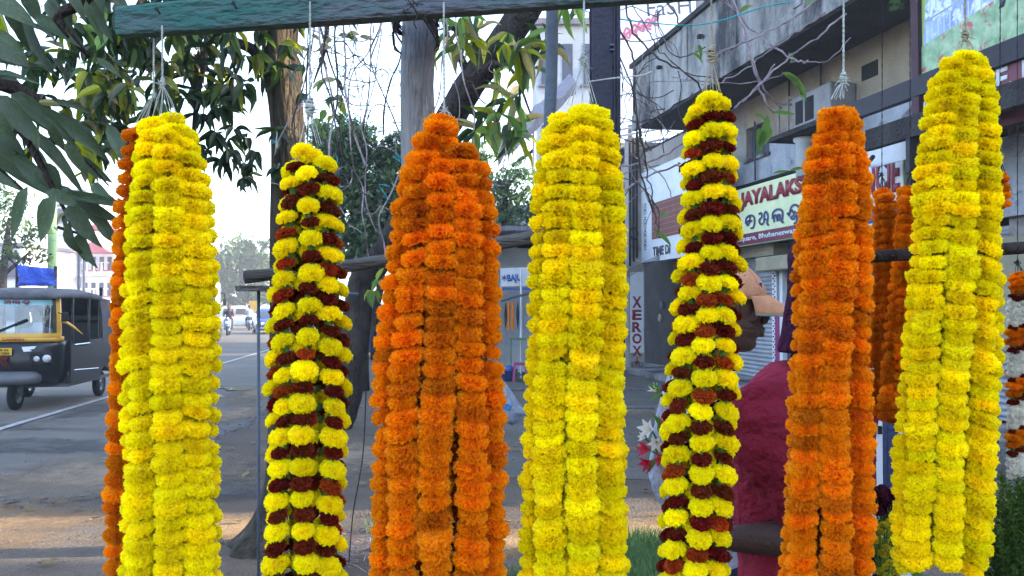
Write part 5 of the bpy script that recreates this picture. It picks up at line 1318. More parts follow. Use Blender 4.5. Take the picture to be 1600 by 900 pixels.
mat('car_white', '#c9cdd4', '#bcc0c8', 3, .3, 0, 60, .5, coat=.5)
mat('car_blue', '#33538a', '#2b4675', 3, .3, 0, 60, .5, coat=.5)
mat('bus_grey', '#6c7482', '#5c6472', 3, .4, 0, 60, .5)
mat('scooter_paint', '#6b7f9e', '#55688a', 3, .35, 0, 60, .5)
mat('shirt_pale', '#9aa8bd', '#8796ac', 9, .9, .2, 60, .1)
mat('shirt_red2', '#8d3a34', '#74302c', 9, .9, .2, 60, .1)
mat('trouser_dark', '#2d303a', '#22252d', 9, .9, .2, 60, .1)
mat('hair', [.012, .010, .010], [.02, .017, .016], 60, .6, .4, 200, .3)
mat('lamp_orange', '#c46a1e', '#a85816', 6, .3, 0, 60, .5)
glass('windscreen', (.42, .52, .62), .84)
glass('dark_glass', (.16, .19, .23), .8)
def wheel(root, c, r, w, axis_x, rimr=.55, n=24):
    """wheel with its axle along axis_x"""
    ax = Vector(axis_x).normalized(); rot = ax.to_track_quat('Z', 'Y').to_matrix()
    m = MB(); m.lathe([(r * rimr, -w * .42), (r * .86, -w * .5), (r * .97, -w * .36), (r, -w * .15), (r, w * .15), (r * .97, w * .36), (r * .86, w * .5), (r * rimr, w * .42)], c, n, rot, cap=False)
    wo_ = m.build('wheel', MT['rubber'], root, True)
    m = MB(); m.lathe([(.01, -w * .30), (r * .2, -w * .34), (r * .24, -w * .2), (r * rimr * .8, -w * .22), (r * rimr, -w * .42), (r * rimr, w * .42), (r * rimr * .8, w * .22), (r * .24, w * .2), (r * .2, w * .34), (.01, w * .30)], c, n, rot, cap=True)
    m.build('rim', MT['chrome'], wo_, True)
    m = MB(); u, v = perp(ax)
    for k in range(5):
        a = k * 2 * pi / 5
        for s_ in (-1, 1): m.lathe([(.014, 0), (.014, .012)], Vector(c) + (u * cos(a) + v * sin(a)) * r * .15 + ax * s_ * w * .33, 6, rot)
    m.build('wheel_nuts', MT['grey_plastic'], wo_, kind='stuff')
    return wo_
# ---- auto rickshaw: local x = towards the kerb (picture right), y = backwards, z up
g0 = gnd(24, 641); ar = empty('auto_rickshaw', (g0.x, g0.y, 0), 'black and yellow auto rickshaw with grey canvas hood driving up the road', 'auto rickshaw')
fv = Vector((.15, -.99, 0)).normalized(); lv = Vector((.99, .15, 0)).normalized()
AM = Matrix(((lv.x, -fv.x, 0, g0.x), (lv.y, -fv.y, 0, g0.y), (0, 0, 1, 0), (0, 0, 0, 1)))
AV = lambda *p: AM @ Vector(p)
axl = lv
def rrect(w, h, r=.08, n=4, cx=0, cz=0):
    pts = []
    for sx, sz, a0 in ((1, 1, 0), (-1, 1, pi / 2), (-1, -1, pi), (1, -1, 3 * pi / 2)):
        for k in range(n + 1):
            a = a0 + k * pi / 2 / n; pts.append((cx + sx * (w - r) + r * cos(a), cz + sz * (h - r) + r * sin(a)))
    return pts
wheel(ar, AV(0, 0, .215), .215, .11, axl)
wheel(ar, AV(.56, 2.0, .215), .215, .11, axl); wheel(ar, AV(-.56, 2.0, .215), .215, .11, axl)
# nose: rings stacked in z; half plan outline
def plan(w, y0, y1, bul, n=12):
    """outline: front curve from x=-w to w at y0 bulging forward, back at y1"""
    pts = [(w * -1, y1)]
    for k in range(n + 1):
        t = -1 + 2 * k / n; pts.append((w * (abs(t) ** .8) * (1 if t > 0 else -1), y0 + bul * (abs(t) ** 2.6)))
    pts.append((w, y1)); return pts
m = MB(AM); rings = []
for z, w, y0, bul in ((.36, .50, -.10, .22), (.45, .56, -.20, .26), (.60, .60, -.27, .26), (.80, .615, -.26, .23), (.93, .62, -.22, .2), (1.0, .62, -.19, .18)):
    rings.append([(x, y, z) for x, y in plan(w, y0, .42, bul)])
m.rings(rings); body = m.build('nose', MT['auto_black'], ar, True)
m = MB(AM); m.box((0, .1, .5), (.3, .5, .12), None, .03); m.build('wheel_arch', MT['rubber'], ar)
m = MB(AM); m.rings([[(x, y, z) for x, y in plan(w, y0, .2, bul)] for z, w, y0, bul in ((.40, .36, -.42, .16), (.44, .40, -.46, .2), (.52, .40, -.44, .2), (.58, .34, -.30, .1))]); m.build('mudguard', MT['grey_plastic'], ar, True)
m = MB(AM)
for sx in (-1, 1): m.bar((sx * .08, 0, .215), (sx * .09, -.03, .5), .035, .05)
m.build('fork', MT['grey_plastic'], ar)
m = MB(AM); m.rings([[(x, y, z) for x, y in plan(w, y0, .1, bul)] for z, w, y0, bul in ((1.0, .628, -.2, .18), (1.07, .625, -.185, .18))]); m.build('yellow_band', MT['auto_yellow'], ar, True)
text('GANESH', .3, .035, AM @ Matrix.Translation((-.12, -.206, 1.018)), MT['letter_red'], 'small_letters', ar, bold=.02)
for sx in (-1, 1):
    m = MB(AM); m.box((sx * .42, -.215, .76), (.30, .07, .2), Matrix.Rotation(sx * .34, 3, 'Z'), .035); hl = m.build('headlight', MT['rubber'], ar)
    for dx, rr in ((-.05, .06), (.08, .055)):
        c = AV(sx * (.42 + dx), -.257 + abs(.1 if dx * sx > 0 else 0) * .25, .76)
        m = MB(); m.lathe([(.005, .02), (rr * .6, .014), (rr, .0), (rr * 1.05, -.02)], c, 16, (fv + lv * sx * .34).normalized().to_track_quat('Z', 'Y').to_matrix()); m.build('lens', MT['lens'], hl, True)
m = MB(AM); m.box((-.07, -.285, .865), (.24, .012, .105), None, .004); pl = m.build('number_plate', MT['plate_yellow'], ar)
text('OR 02', .16, .032, AM @ Matrix.Translation((-.15, -.294, .872)), MT['rubber'], 'plate_letters', pl, bold=.02)
text('BH 2904', .18, .032, AM @ Matrix.Translation((-.16, -.294, .825)), MT['rubber'], 'plate_letters', pl, bold=.02)
m = MB(AM); m.poly([(.17, -.262, .93), (.36, -.232, .94), (.33, -.238, .90), (.27, -.25, .89), (.31, -.245, .87), (.2, -.262, .86)][::-1]); m.build('sticker', MT['letter_white'], ar, fixn=False)
m = MB(AM)
for k in range(6): m.tube([(-.06 + .01 * k, -.30, .80), (-.10 + .015 * k, -.32, .74), (-.2 + .05 * k, -.33, .66 - .01 * k)], [.02, .014, .006], 5)
tag(m.build('hanging_tassel', MT['cloth_rust']), 'rust coloured tassel tied under the rickshaw number plate', 'tassel')
# windscreen
def sc(t, z):  # screen plane leaning back
    return (t, -.19 + (z - 1.07) * .12 + .14 * (abs(t) / .6) ** 3, z)
m = MB(AM); K = 10
for (z0_, z1_, w0_, w1_) in ((1.07, 1.125, .62, .615), (1.62, 1.70, .585, .56)):
    m.rings([[sc(-w + 2 * w * k / K, z) for k in range(K + 1)] + [(lambda q: (q[0], q[1] + .04, q[2]))(sc(w - 2 * w * k / K, z)) for k in range(K + 1)] for z, w in ((z0_, w0_), (z1_, w1_))])
for sx in (-1, 1):
    m.rings([[(sx * a, -.19 + (z - 1.07) * .12 + .14 * (a / .6) ** 3 + dy, z) for a, dy in ((w - .045, 0), (w, 0), (w, .05), (w - .045, .05))] for z, w in ((1.1, .62), (1.4, .605), (1.66, .585))])
m.build('windscreen_frame', MT['auto_yellow'], ar)
m = MB(AM); m.rings([[sc(-w + 2 * w * k / K, z) for k in range(K + 1)] for z, w in ((1.122, .58), (1.4, .565), (1.63, .545))], cap=False, closed=False)
ws = m.build('windscreen', MT['windscreen'], ar, True)
m = MB(AM); q = lambda p: (p[0], p[1] - .006, p[2])
m.rings([[q(sc(-w + 2 * w * k / K, z)) for k in range(K + 1)] for z, w in ((1.53, .51), (1.61, .50))], cap=False, closed=False); bn = m.build('banner', MT['banner_cyan'], ar)
m = MB(AM)
for g_, ox in (('ja', -.30), ('ya', -.12), ('la', .0), ('ksha', .12)):
    for st in OD[g_]: stroke(m, st, .1, -.155, ox, 1.545, .1, .05)
m.build('banner_letters', MT['text_purple'], bn, fixn=False, kind='stuff')
m = MB(AM); m.tube([(-.35, -.2, 1.09), (-.1, -.19, 1.18), (.2, -.19, 1.3)], [.014, .012, .01], 6); m.box((.02, -.19, 1.235), (.42, .02, .03), Matrix.Rotation(-.42, 3, 'Y')); m.build('wiper', MT['rubber'], ar)
m = MB(AM); m.box((.33, -.12, 1.22), (.12, .01, .12)); m.build('paper_sticker', MT['sign_white'], ar)
# hood
m = MB(AM); rings = []
for y, w, z, zb in ((-.20, .60, 1.70, 1.62), (-.12, .64, 1.755, 1.63), (.4, .67, 1.80, 1.64), (1.1, .68, 1.81, 1.64), (1.8, .67, 1.78, 1.60), (2.15, .65, 1.70, 1.5), (2.32, .62, 1.5, 1.35)):
    top = [(w * cos(a), y, zb + (z - zb) * sin(a) ** .6 if sin(a) > 0 else zb) for a in [pi * k / 12 for k in range(13)]]
    rings.append([(x, y_ + .0, z_ + R.uniform(-.008, .008)) for x, y_, z_ in top])
m.rings(rings, cap=True); m.build('hood', MT['canvas_grey'], ar, True)
m = MB(AM)          # rear curtain and hood side
for sx in (-1, 1):
    m.prism([(1.62, 1.66), (2.2, 1.62), (2.42, .95), (1.86, .95), (1.78, 1.35)], sx * .655 - .012, sx * .655 + .012, 0)
m.prism([(-.66, .95), (.66, .95), (.62, 1.6), (-.62, 1.6)], 2.36, 2.39, 1)
m.build('side_curtain', MT['canvas_grey'], ar)
m = MB(AM)
for sx in (-1, 1):
    m.prism([(.30, .36), (1.66, .30), (1.78, .46), (2.0, .52), (2.2, .45), (2.42, .36), (2.44, .98), (1.2, .98), (1.12, .90), (.42, .90), (.30, 1.0)], sx * .64 - .02, sx * .64 + .02, 0)
m.build('side_panel', MT['auto_black'], ar)
m = MB(AM); m.prism([(-.62, .4), (.62, .4), (.62, .98), (-.62, .98)], 2.38, 2.43, 1); m.build('rear_panel', MT['auto_black'], ar)
m = MB(AM); m.box((0, 1.35, .33), (1.24, 2.1, .05)); m.build('floor', MT['grey_plastic'], ar)
for sx in (-1, 1):
    for y in (.42, 1.18, 1.72):
        m = MB(AM); m.tube([(sx * .64, y, .9), (sx * .63, y + .02, 1.66)], .018, 6); m.build('hood_post', MT['auto_black'], ar)
    m = MB(AM); m.tube([(sx * .665, .42, .93), (sx * .665, 1.15, .93)], .012, 5); m.tube([(sx * .665, .42, .55), (sx * .665, 1.6, .5)], .008, 5); m.build('side_trim', MT['chrome'], ar)
m = MB(AM); m.box((0, .85, .68), (.62, .35, .12), None, .04); m.box((0, 1.02, .95), (.55, .1, .4), None, .04); m.build('driver_seat', MT['seat_vinyl'], ar)
m = MB(AM); m.box((0, 1.9, .65), (1.15, .5, .14), None, .04); m.box((0, 2.15, .98), (1.15, .12, .6), None, .04); m.build('rear_seat', MT['seat_vinyl'], ar)
m = MB(AM); m.tube([(-.28, .30, 1.02), (0, .22, 1.06), (.28, .30, 1.02)], .016, 6); m.tube([(0, .22, 1.06), (0, 0, .6)], .025, 6); m.build('handlebar', MT['grey_plastic'], ar)
m = MB(AM); m.tube([(.6, -.08, 1.42), (.70, -.16, 1.40)], .008, 5); m.box((.72, -.17, 1.36), (.10, .03, .14), None, .012); m.build('mirror', MT['rubber'], ar)
for r_ in (0,):
    m = MB(AM); m.tube([(.62, -.1, 1.30), (.70, -.05, 1.28), (.80, .0, 1.20), (.90, .05, 1.10)], [.022, .024, .018, .004], 6); tag(m.build('yellow_ribbon', MT['auto_yellow']), 'yellow cloth ribbon fluttering beside the rickshaw windscreen', 'ribbon')
m = MB(AM); m.lathe([(.02, 0), (.02, .1), (.03, .11), (.03, .15), (.01, .16)], (.52, 2.2, 1.68), 8); m.build('aerial', MT['rubber'], ar)
# driver
dr = empty('person', AV(.02, .8, .74), 'driver seated in shadow inside the auto rickshaw', 'person')
m = MB(AM); m.tube([(0, .9, .72), (0, .86, .95), (0, .82, 1.15), (0, .80, 1.22)], [.15, .16, .17, .06], 10)
for sx in (-1, 1):
    m.tube([(sx * .17, .82, 1.15), (sx * .23, .62, .98), (sx * .22, .36, 1.03)], [.05, .04, .03], 8); m.tube([(sx * .1, .86, .75), (sx * .14, .42, .76), (sx * .13, .36, .42)], [.075, .06, .045], 8)
m.tube([(0, .80, 1.2), (0, .79, 1.27)], .05, 8)
remeshed(m, 'body', MT['shirt_pale'], dr, .018)
m = MB(AM); m.lathe([(.01, -.12), (.05, -.10), (.075, -.03), (.08, .03), (.065, .09), (.02, .12)], (0, .77, 1.38), 12); m.build('head', MT['skin'], dr, True)
m = MB(AM); m.lathe([(.083, 0), (.088, .05), (.07, .105), (.02, .13)], (0, .785, 1.385), 12); m.build('hair', MT['hair'], dr, True)
# blue tarpaulin bundle beyond the hood
tp = empty('blue_tarpaulin', at(56, 432, 17), 'bright blue tarpaulin sheet hung up behind the auto rickshaw', 'tarpaulin')
m = MB(); a0 = at(26, 447, 17); a1 = at(87, 447, 17); b0 = at(29, 414, 17); b1 = at(86, 420, 17); K = 10; rows = []
for j in range(6):
    t = j / 5; rows.append([m.pt(a0.lerp(a1, k / K).lerp(b0.lerp(b1, k / K), t) + Vector((0, .05 * sin(k * 1.3 + j), 0))) for k in range(K + 1)])
for A_, B_ in zip(rows, rows[1:]):
    for k in range(K): m.face((A_[k], A_[k + 1], B_[k + 1], B_[k]))
o = m.build('sheet', MT['tarp_blue'], tp, True); so = o.modifiers.new('s', 'SOLIDIFY'); so.thickness = .01
for px in (27, 87):
    a = at(px, 416, 17.05); m = MB(); m.tube([(a.x, 17.05, 0), a], .03, 6); m.build('pole', MT['bark_dark'], tp)
for s_ in (-1,):
    m = MB(); m.tube([at(-20, 425, 16.5), at(10, 400, 16.8), at(27, 416, 17)], .02, 5); m.build('guy_pole', MT['bark_dark'], tp)
# ---- cars
def car(name, label, g, heading, L_, W, H, paint, cab=(.28, .80), round_=.9, cat_='car'):
    rt = empty(name, (g.x, g.y, 0), label, cat_)
    hv = Vector((cos(heading), sin(heading), 0)); sv = Vector((-sin(heading), cos(heading), 0))
    M = Matrix(((hv.x, sv.x, 0, g.x), (hv.y, sv.y, 0, g.y), (0, 0, 1, 0), (0, 0, 0, 1)))
    m = MB(M); rings = []
    for t, z0, z1, w in ((0, .35, .62, .40), (.03, .25, .72, .46), (.15, .2, .84, .49), (.3, .2, .88, .5), (.7, .2, .90, .5), (.9, .22, .86, .48), (.98, .3, .74, .45), (1, .36, .6, .4)):
        x = (t - .5) * L_; hh = H / 1.5; rings.append([(x, c * W * w * 2 * .5 * 2 * .5 * 1.0, zz) for c, zz in ((-.9, z0 * hh), (-1, (z0 + .1) * hh), (-1, (z1 - .12) * hh), (-.8, z1 * hh), (.8, z1 * hh), (1, (z1 - .12) * hh), (1, (z0 + .1) * hh), (.9, z0 * hh))])
    m.rings(rings); m.build('body', MT[paint], rt, True)
    m = MB(M); rings = []; a, b = cab
    for t, zt in ((a, .88), (a + .10, 1.38), (a + .2, 1.48), (b - .2, 1.5), (b - .09, 1.36), (b, .88)):
        x = (t - .5) * L_; hh = H / 1.5; rings.append([(x, c * W * .5, zz * hh) for c, zz in ((-.86, .86), (-.72, max(.87, zt - .08)), (-.6, zt), (.6, zt), (.72, max(.87, zt - .08)), (.86, .86))])
    m.rings(rings); cb = m.build('cabin', MT[paint], rt, True)
    hh = H / 1.5
    for sy in (-1, 1):
        for x0, x1 in ((a + .1, (a + b) / 2 - .01), ((a + b) / 2 + .01, b - .1)):
            m = MB(M); m.prism([((x0 - .5) * L_, .95 * hh), ((x1 - .5) * L_, .95 * hh), ((x1 - .52) * L_, 1.32 * hh), ((x0 - .49) * L_, 1.32 * hh)], sy * W * .41, sy * W * .425, 1); m.build('window', MT['dark_glass'], rt)
    for t in (a + .035, b - .035):
        x = (t - .5) * L_; m = MB(M); m.box((x, 0, 1.13 * hh), (.02, W * .72, .34 * hh), Matrix.Rotation((.5 if t < .5 else -.5), 3, 'Y')); m.build('windscreen', MT['dark_glass'], rt)
    for t in (.18, .80):
        for sy in (-1, 1): wheel(rt, M @ Vector(((t - .5) * L_, sy * W * .46, .31)), .31, .17, sv, n=18)
    for x in (-.5, .5):
        for sy in (-1, 1):
            m = MB(M); m.box((x * L_ * .985, sy * W * .36, .62 * hh), (.05, .2, .14), None, .02); m.build('headlight' if x > 0 else 'tail_light', MT['lens'] if x > 0 else MT['letter_red'], rt)
        m = MB(M); m.box((x * L_ * 1.01, 0, .36 * hh), (.08, W * .9, .1), None, .02); m.build('bumper', MT['chrome'], rt)
    return rt
g = gnd(366, 514); car('parked_car', 'white rounded saloon car crossing beyond the motorcycle far down the road', g, .05, 4.3, 1.66, 1.6, 'car_white', (.26, .84))
g = gnd(421, 521); car('parked_car', 'blue car partly hidden by the maroon and yellow bundle', g, -1.2, 4.0, 1.6, 1.45, 'car_blue')
g = gnd(556, 550); car('parked_car', 'blue vehicle glimpsed through the forked tree', Vector((at(575, 520, 26).x, 26, 0)), .1, 4.0, 1.6, 1.6, 'car_blue')
# bus
g = Vector((at(309, 500, 40).x, 40, 0)); bs = empty('bus', (g.x, g.y, 0), 'grey bus front sliver just right of the yellow bundle', 'bus')
M = Matrix.Translation(g) @ Matrix.Rotation(.325, 4, 'Z')
m = MB(M); m.box((0, 0, 1.55), (1.9, 5, 2.4), None, .25); m.build('body', MT['bus_grey'], bs, True)
m = MB(M); m.box((0, -2.51, 1.95), (1.5, .04, .9), None, .01); m.build('windscreen', MT['dark_glass'], bs)
for sx in (-1, 1):
    m = MB(M); m.box((sx * .96, -.2, 2.0), (.04, 4, .7), None, .01); m.build('window', MT['dark_glass'], bs)
    for y in (-1.6, 1.6): wheel(bs, M @ Vector((sx * .8, y, .42)), .42, .22, (1, 0, 0), n=16)
    m = MB(M); m.box((sx * .7, -2.53, .85), (.25, .06, .16), None, .02); m.build('headlight', MT['lens'], bs)
    m = MB(M); m.tube([(sx * .95, -2.4, 2.1), (sx * 1.1, -2.65, 2.1), (sx * 1.12, -2.7, 1.8)], .025, 5); m.box((sx * 1.12, -2.7, 1.72), (.14, .05, .28), None, .02); m.build('mirror', MT['rubber'], bs)
# motor scooter + rider
def bike(g, heading, label, rlabel, shirt, pillion=False):
    bt = empty('motor_scooter', (g.x, g.y, 0), label, 'scooter')
    hv = Vector((cos(heading), sin(heading), 0)); sv = Vector((-sin(heading), cos(heading), 0))
    M = Matrix(((hv.x, sv.x, 0, g.x), (hv.y, sv.y, 0, g.y), (0, 0, 1, 0), (0, 0, 0, 1)))
    for x in (-.62, .62): wheel(bt, M @ Vector((x, 0, .25)), .25, .1, sv, n=16)
    m = MB(M); m.tube([(.62, 0, .28), (.5, 0, .65), (.42, 0, .98)], [.04, .05, .04], 8); m.box((.5, 0, .62), (.06, .34, .5), Matrix.Rotation(-.25, 3, 'Y'), .03); m.box((.62, 0, .52), (.34, .14, .06), None, .02); m.build('front_shield', MT['scooter_paint'], bt, True)
    m = MB(M); m.tube([(-.75, 0, .5), (-.45, 0, .55), (-.15, 0, .5), (0, 0, .3), (.4, 0, .28)], [.1, .17, .16, .1, .09], 10); m.build('body', MT['scooter_paint'], bt, True)
    m = MB(M); m.box((-.35, 0, .76), (.75, .26, .1), None, .04); m.build('seat', MT['seat_vinyl'], bt)
    m = MB(M); m.tube([(.36, -.32, 1.02), (.43, 0, .99), (.36, .32, 1.02)], .018, 6); m.build('handlebar', MT['rubber'], bt)
    m = MB(M); m.lathe([(.01, .05), (.06, .03), (.075, -.02)], M.inverted() @ (M @ Vector((.5, 0, .9))), 12, Matrix.Rotation(pi / 2, 3, 'Y')); m.build('headlight', MT['lens'], bt, True)
    m = MB(M); m.box((.66, 0, .7), (.01, .2, .12)); m.build('number_plate', MT['sign_white'], bt)
    for q, (x, lab, sh) in enumerate([(-.12, rlabel, shirt)] + ([(-.5, rlabel.replace('rider', 'pillion passenger'), 'shirt_red2')] if pillion else [])):
        ps = empty('person', M @ Vector((x, 0, .8)), lab, 'person')
        m = MB(M); m.tube([(x, 0, .84), (x + .03, 0, 1.05), (x + .05, 0, 1.28), (x + .06, 0, 1.38)], [.15, .14, .17, .07], 10)
        for sy in (-1, 1):
            m.tube([(x + .05, sy * .17, 1.3), (x + .12, sy * .25, 1.08), (x + (.42 if q == 0 else .25), sy * .24, 1.04)], [.055, .045, .03], 8)
        remeshed(m, 'body', MT[sh], ps, .025)
        m = MB(M)
        for sy in (-1, 1): m.tube([(x, sy * .1, .86), (x + .38, sy * .17, .78), (x + .36, sy * .16, .42), (x + .46, sy * .16, .34)], [.085, .065, .05, .04], 8)
        m.build('legs', MT['trouser_dark'], ps, True)
        m = MB(M); m.lathe([(.05, -.17), (.05, -.1), (.07, -.06), (.082, .02), (.07, .09), (.02, .12)], (x + .08, 0, 1.53), 12); m.build('head', MT['skin'], ps, True)
        m = MB(M); m.lathe([(.086, .0), (.09, .05), (.07, .11), (.02, .14)], (x + .065, 0, 1.53), 12); m.build('hair', MT['hair'], ps, True)
g = gnd(357, 524); bike(g, -1.35, 'pale blue motor scooter coming head on down the middle of the road', 'rider on the pale blue scooter coming head on', 'trouser_dark', True)
g = gnd(389, 516); bike(g, 1.9, 'scooter riding away beside the white car', 'rider in pale shirt on the scooter beside the white car', 'shirt_pale')
# yellow hoarding far off
hb = empty('roadside_hoarding', at(394, 478, 60), 'ochre hoarding at the end of the road above the scooter riders', 'hoarding')
a = at(389, 485, 60); b = at(402, 470, 60); m = MB(); m.box(((a.x + b.x) / 2, 60, (a.z + b.z) / 2), (b.x - a.x, .1, b.z - a.z)); m.build('panel', MT['auto_yellow'], hb)
for x in (a.x + .05, b.x - .05): m = MB(); m.box((x, 60.1, a.z / 2 + .1), (.08, .08, a.z + .2)); m.build('post', MT['steel_grey'], hb)
# ------------------------------------------------------------------ people and flowers at the stall
mat('shirt_red', '#972c40', '#7c2236', 5, .9, .3, 16, .1)
mat('shirt_white', '#b9bfd0', '#a9afc2', 12, .85, .3, 60, .2)
mat('cap_orange', '#c8916e', '#b88263', 40, .85, .3, 220, .15)
mat('cap_green', '#6f8f86', '#5f7f78', 40, .85, .2, 200, .15)
mat('wine_cloth', '#3f0d30', '#300a26', 12, .9, .4, 40, .15)
mat('navy_cloth', '#1e1e3a', '#17172e', 12, .9, .3, 60, .15)
mat('jeans', '#2d3446', '#252b3b', 40, .9, .2, 200, .1)
mat('sandal', '#2b211d', '#1f1815', 20, .7, .2, 60, .2)
mat('paper_white', '#c9cfe2', '#b9c0d6', 8, .6, .3, 30, .3, transl=.25)
mat('poly_clear', '#b9c2cc', '#9da6b2', 8, .25, .3, 20, .5, transl=.5)
mat('bag_blue', '#3f8fd0', '#3478b5', 8, .35, .2, 30, .5)
def Tz(px, py, Y): return at(px, py, Y)
def oval(c, rx, ry, ax, ay, n=16, p=2.0):
    return [c + ax * rx * (abs(cos(t)) ** (2 / p)) * (1 if cos(t) > 0 else -1) + ay * ry * (abs(sin(t)) ** (2 / p)) * (1 if sin(t) > 0 else -1) for t in [2 * pi * k / n for k in range(n)]]
def hand(m, wrist, d, up, s=1.0, curl=.6, side=1):
    """palm with four fingers of unequal length and a thumb; d = pointing direction, up = back of the hand"""
    d = d.normalized(); up = (up - d * up.dot(d)).normalized(); x = d.cross(up) * side
    ring = lambda c, w, t: [c + x * w * cos(a) + up * t * sin(a) for a in [2 * pi * k / 10 for k in range(10)]]
    m.rings([ring(wrist, .026 * s, .019 * s), ring(wrist + d * .03 * s, .034 * s, .016 * s), ring(wrist + d * .07 * s, .041 * s, .014 * s), ring(wrist + d * .095 * s, .038 * s, .011 * s)])
    for k, (o, L_) in enumerate(((-.029, .068), (-.010, .077), (.010, .072), (.028, .056))):
        b = wrist + d * .088 * s + x * o * s; pts = [b]; a = .15; p = b
        for q, f in enumerate((.45, .32, .23)):
            a += curl * (.6 + .3 * q); p = p + (d * cos(a) - up * sin(a) + x * o * 1.5).normalized() * L_ * f * s; pts.append(p)
        m.tube(pts, [.0088 * s, .0082 * s, .0075 * s, .006 * s], 7)
    b = wrist + d * .03 * s - x * .03 * s
    m.tube([b, b + (d * .5 - x * .8 - up * .2).normalized() * .03 * s, b + (d * .9 - x * .8 - up * .5).normalized() * .058 * s], [.012 * s, .010 * s, .007 * s], 7)
def head(c, f, lft, s, mt, root, ears=True):
    """c centre of the head, f facing, lft left; loft of level slices whose front follows a profile"""
    m = MB(); rings = []
    #      z     front  back  half width
    P = [(-.128, .058, -.015, .020), (-.120, .078, .0, .034), (-.108, .088, -.02, .046), (-.095, .089, -.045, .053), (-.084, .086, -.062, .058), (-.074, .096, -.07, .061), (-.066, .100, -.076, .063), (-.060, .094, -.08, .064), (-.053, .101, -.084, .066), (-.046, .095, -.088, .067),
         (-.036, .088, -.092, .069), (-.022, .089, -.097, .072), (-.008, .090, -.100, .074), (.008, .086, -.102, .0755), (.020, .085, -.103, .076), (.034, .094, -.103, .077), (.055, .094, -.101, .077), (.075, .086, -.094, .073), (.095, .068, -.08, .062), (.110, .038, -.05, .04), (.117, .01, -.02, .012)]
    up = Vector((0, 0, 1)); up = f.cross(lft) * -1 if f.cross(lft).z < 0 else f.cross(lft)
    for z, fr, bk, hw in P:
        mid = (fr * .35 + bk * .65); r = []
        for k in range(24):
            t = 2 * pi * k / 24; cx = cos(t); sx = sin(t)
            L_ = (fr - mid) if cx > 0 else (mid - bk)
            y = abs(sx) ** .9 * (1 if sx > 0 else -1)
            r.append(c + (f * (mid + cx * L_ * (1 if cx < 0 else (abs(cx) ** .15 if abs(sx) < .1 else 1))) + lft * hw * y + up * z) * s)
        rings.append(r)
    m.rings(rings)
    W = lambda a, b, z: c + (f * a + lft * b + up * z) * s
    m.tube([W(.078, 0, .036), W(.086, 0, .018), W(.096, 0, -.004), W(.104, 0, -.020), W(.102, 0, -.027), W(.086, 0, -.036)], [.012 * s, .013 * s, .014 * s, .0155 * s, .015 * s, .012 * s], 10)
    for sd2 in (-1, 1):
        m.tube([W(.095, sd2 * .012, -.03), W(.103, sd2 * .015, -.030)], [.010 * s, .008 * s], 7)
        m.tube([W(.085, sd2 * .022, -.060), W(.099, sd2 * .010, -.055), W(.102, 0, -.0545)], [.005 * s, .007 * s, .008 * s], 7)
        m.tube([W(.084, sd2 * .02, -.066), W(.098, sd2 * .010, -.070), W(.101, 0, -.070)], [.005 * s, .008 * s, .009 * s], 7)
        m.tube([W(.078, sd2 * .052, .022), W(.092, sd2 * .032, .030), W(.094, sd2 * .014, .026)], [.007 * s, .010 * s, .007 * s], 7)
        m.tube([W(.06, sd2 * .055, -.02), W(.072, sd2 * .045, -.025)], [.018 * s, .016 * s], 8)
    m.tube([W(-.02, 0, -.06), W(-.03, 0, -.12), W(-.035, 0, -.19)], [.058 * s, .054 * s, .058 * s], 14)
    if ears:
        for sd2 in (-1, 1):
            e = [W(-.008 + .019 * cos(a), sd2 * (.078 + .006 * sin(a)), -.01 + .03 * sin(a)) for a in [2 * pi * k / 12 for k in range(13)]]
            m.tube(e, .0055 * s, 6)
            m.tube([W(-.012, sd2 * .074, .01), W(-.008, sd2 * .076, -.03)], [.012 * s, .009 * s], 6)
    h = remeshed(m, 'head', MT[mt], root, .0035, 4)
    for sd2 in (-1, 1):
        m = MB(); m.lathe([(.001, -.011), (.008, -.008), (.0115, 0), (.008, .008), (.001, .011)], W(.0655, sd2 * .031, .006), 12); e = m.build('eye', MT['lens'] if False else MT['sign_white'], h, True)
        m = MB(); m.lathe([(.0055, 0), (.001, .0015)], W(.0768, sd2 * .031, .006), 10, f.to_track_quat('Z', 'Y').to_matrix()); m.build('iris', MT['hair'], e)
    return W
def legs_and_feet(root, hipc, f, lft, s, trouser, z_hip):
    mt_ = MB()
    for sd2 in (-1, 1):
        h = hipc + lft * sd2 * .09; kn = Vector((hipc.x, hipc.y, .47)) + lft * sd2 * .10 + f * .01; an = Vector((hipc.x, hipc.y, .08)) + lft * sd2 * .11 - f * .02
        mt_.tube([h + Vector((0, 0, .02)), h.lerp(kn, .5), kn, kn.lerp(an, .5), an], [.098, .082, .068, .066, .062], 12)
    mt_.tube([hipc + Vector((0, 0, -.03)), hipc + Vector((0, 0, .12))], [.14, .145], 14, sq=.8)
    remeshed(mt_, 'trousers', MT[trouser], root, .014)
    for sd2 in (-1, 1):
        an = Vector((hipc.x, hipc.y, .05)) + lft * sd2 * .11
        m = MB(); m.tube([an - f * .05, an + f * .04 + Vector((0, 0, -.005)), an + f * .12 + Vector((0, 0, -.015)), an + f * .17 + Vector((0, 0, -.02))], [.036, .04, .038, .022], 10, sq=.8)
        remeshed(m, 'foot', MT['skin'], root, .008)
        m = MB(); m.box(an + f * .055 + Vector((0, 0, -.04)), (.095, .26, .02), Matrix((lft, f, Vector((0, 0, 1)))).transposed(), .008); m.build('sandal', MT['sandal'], root)

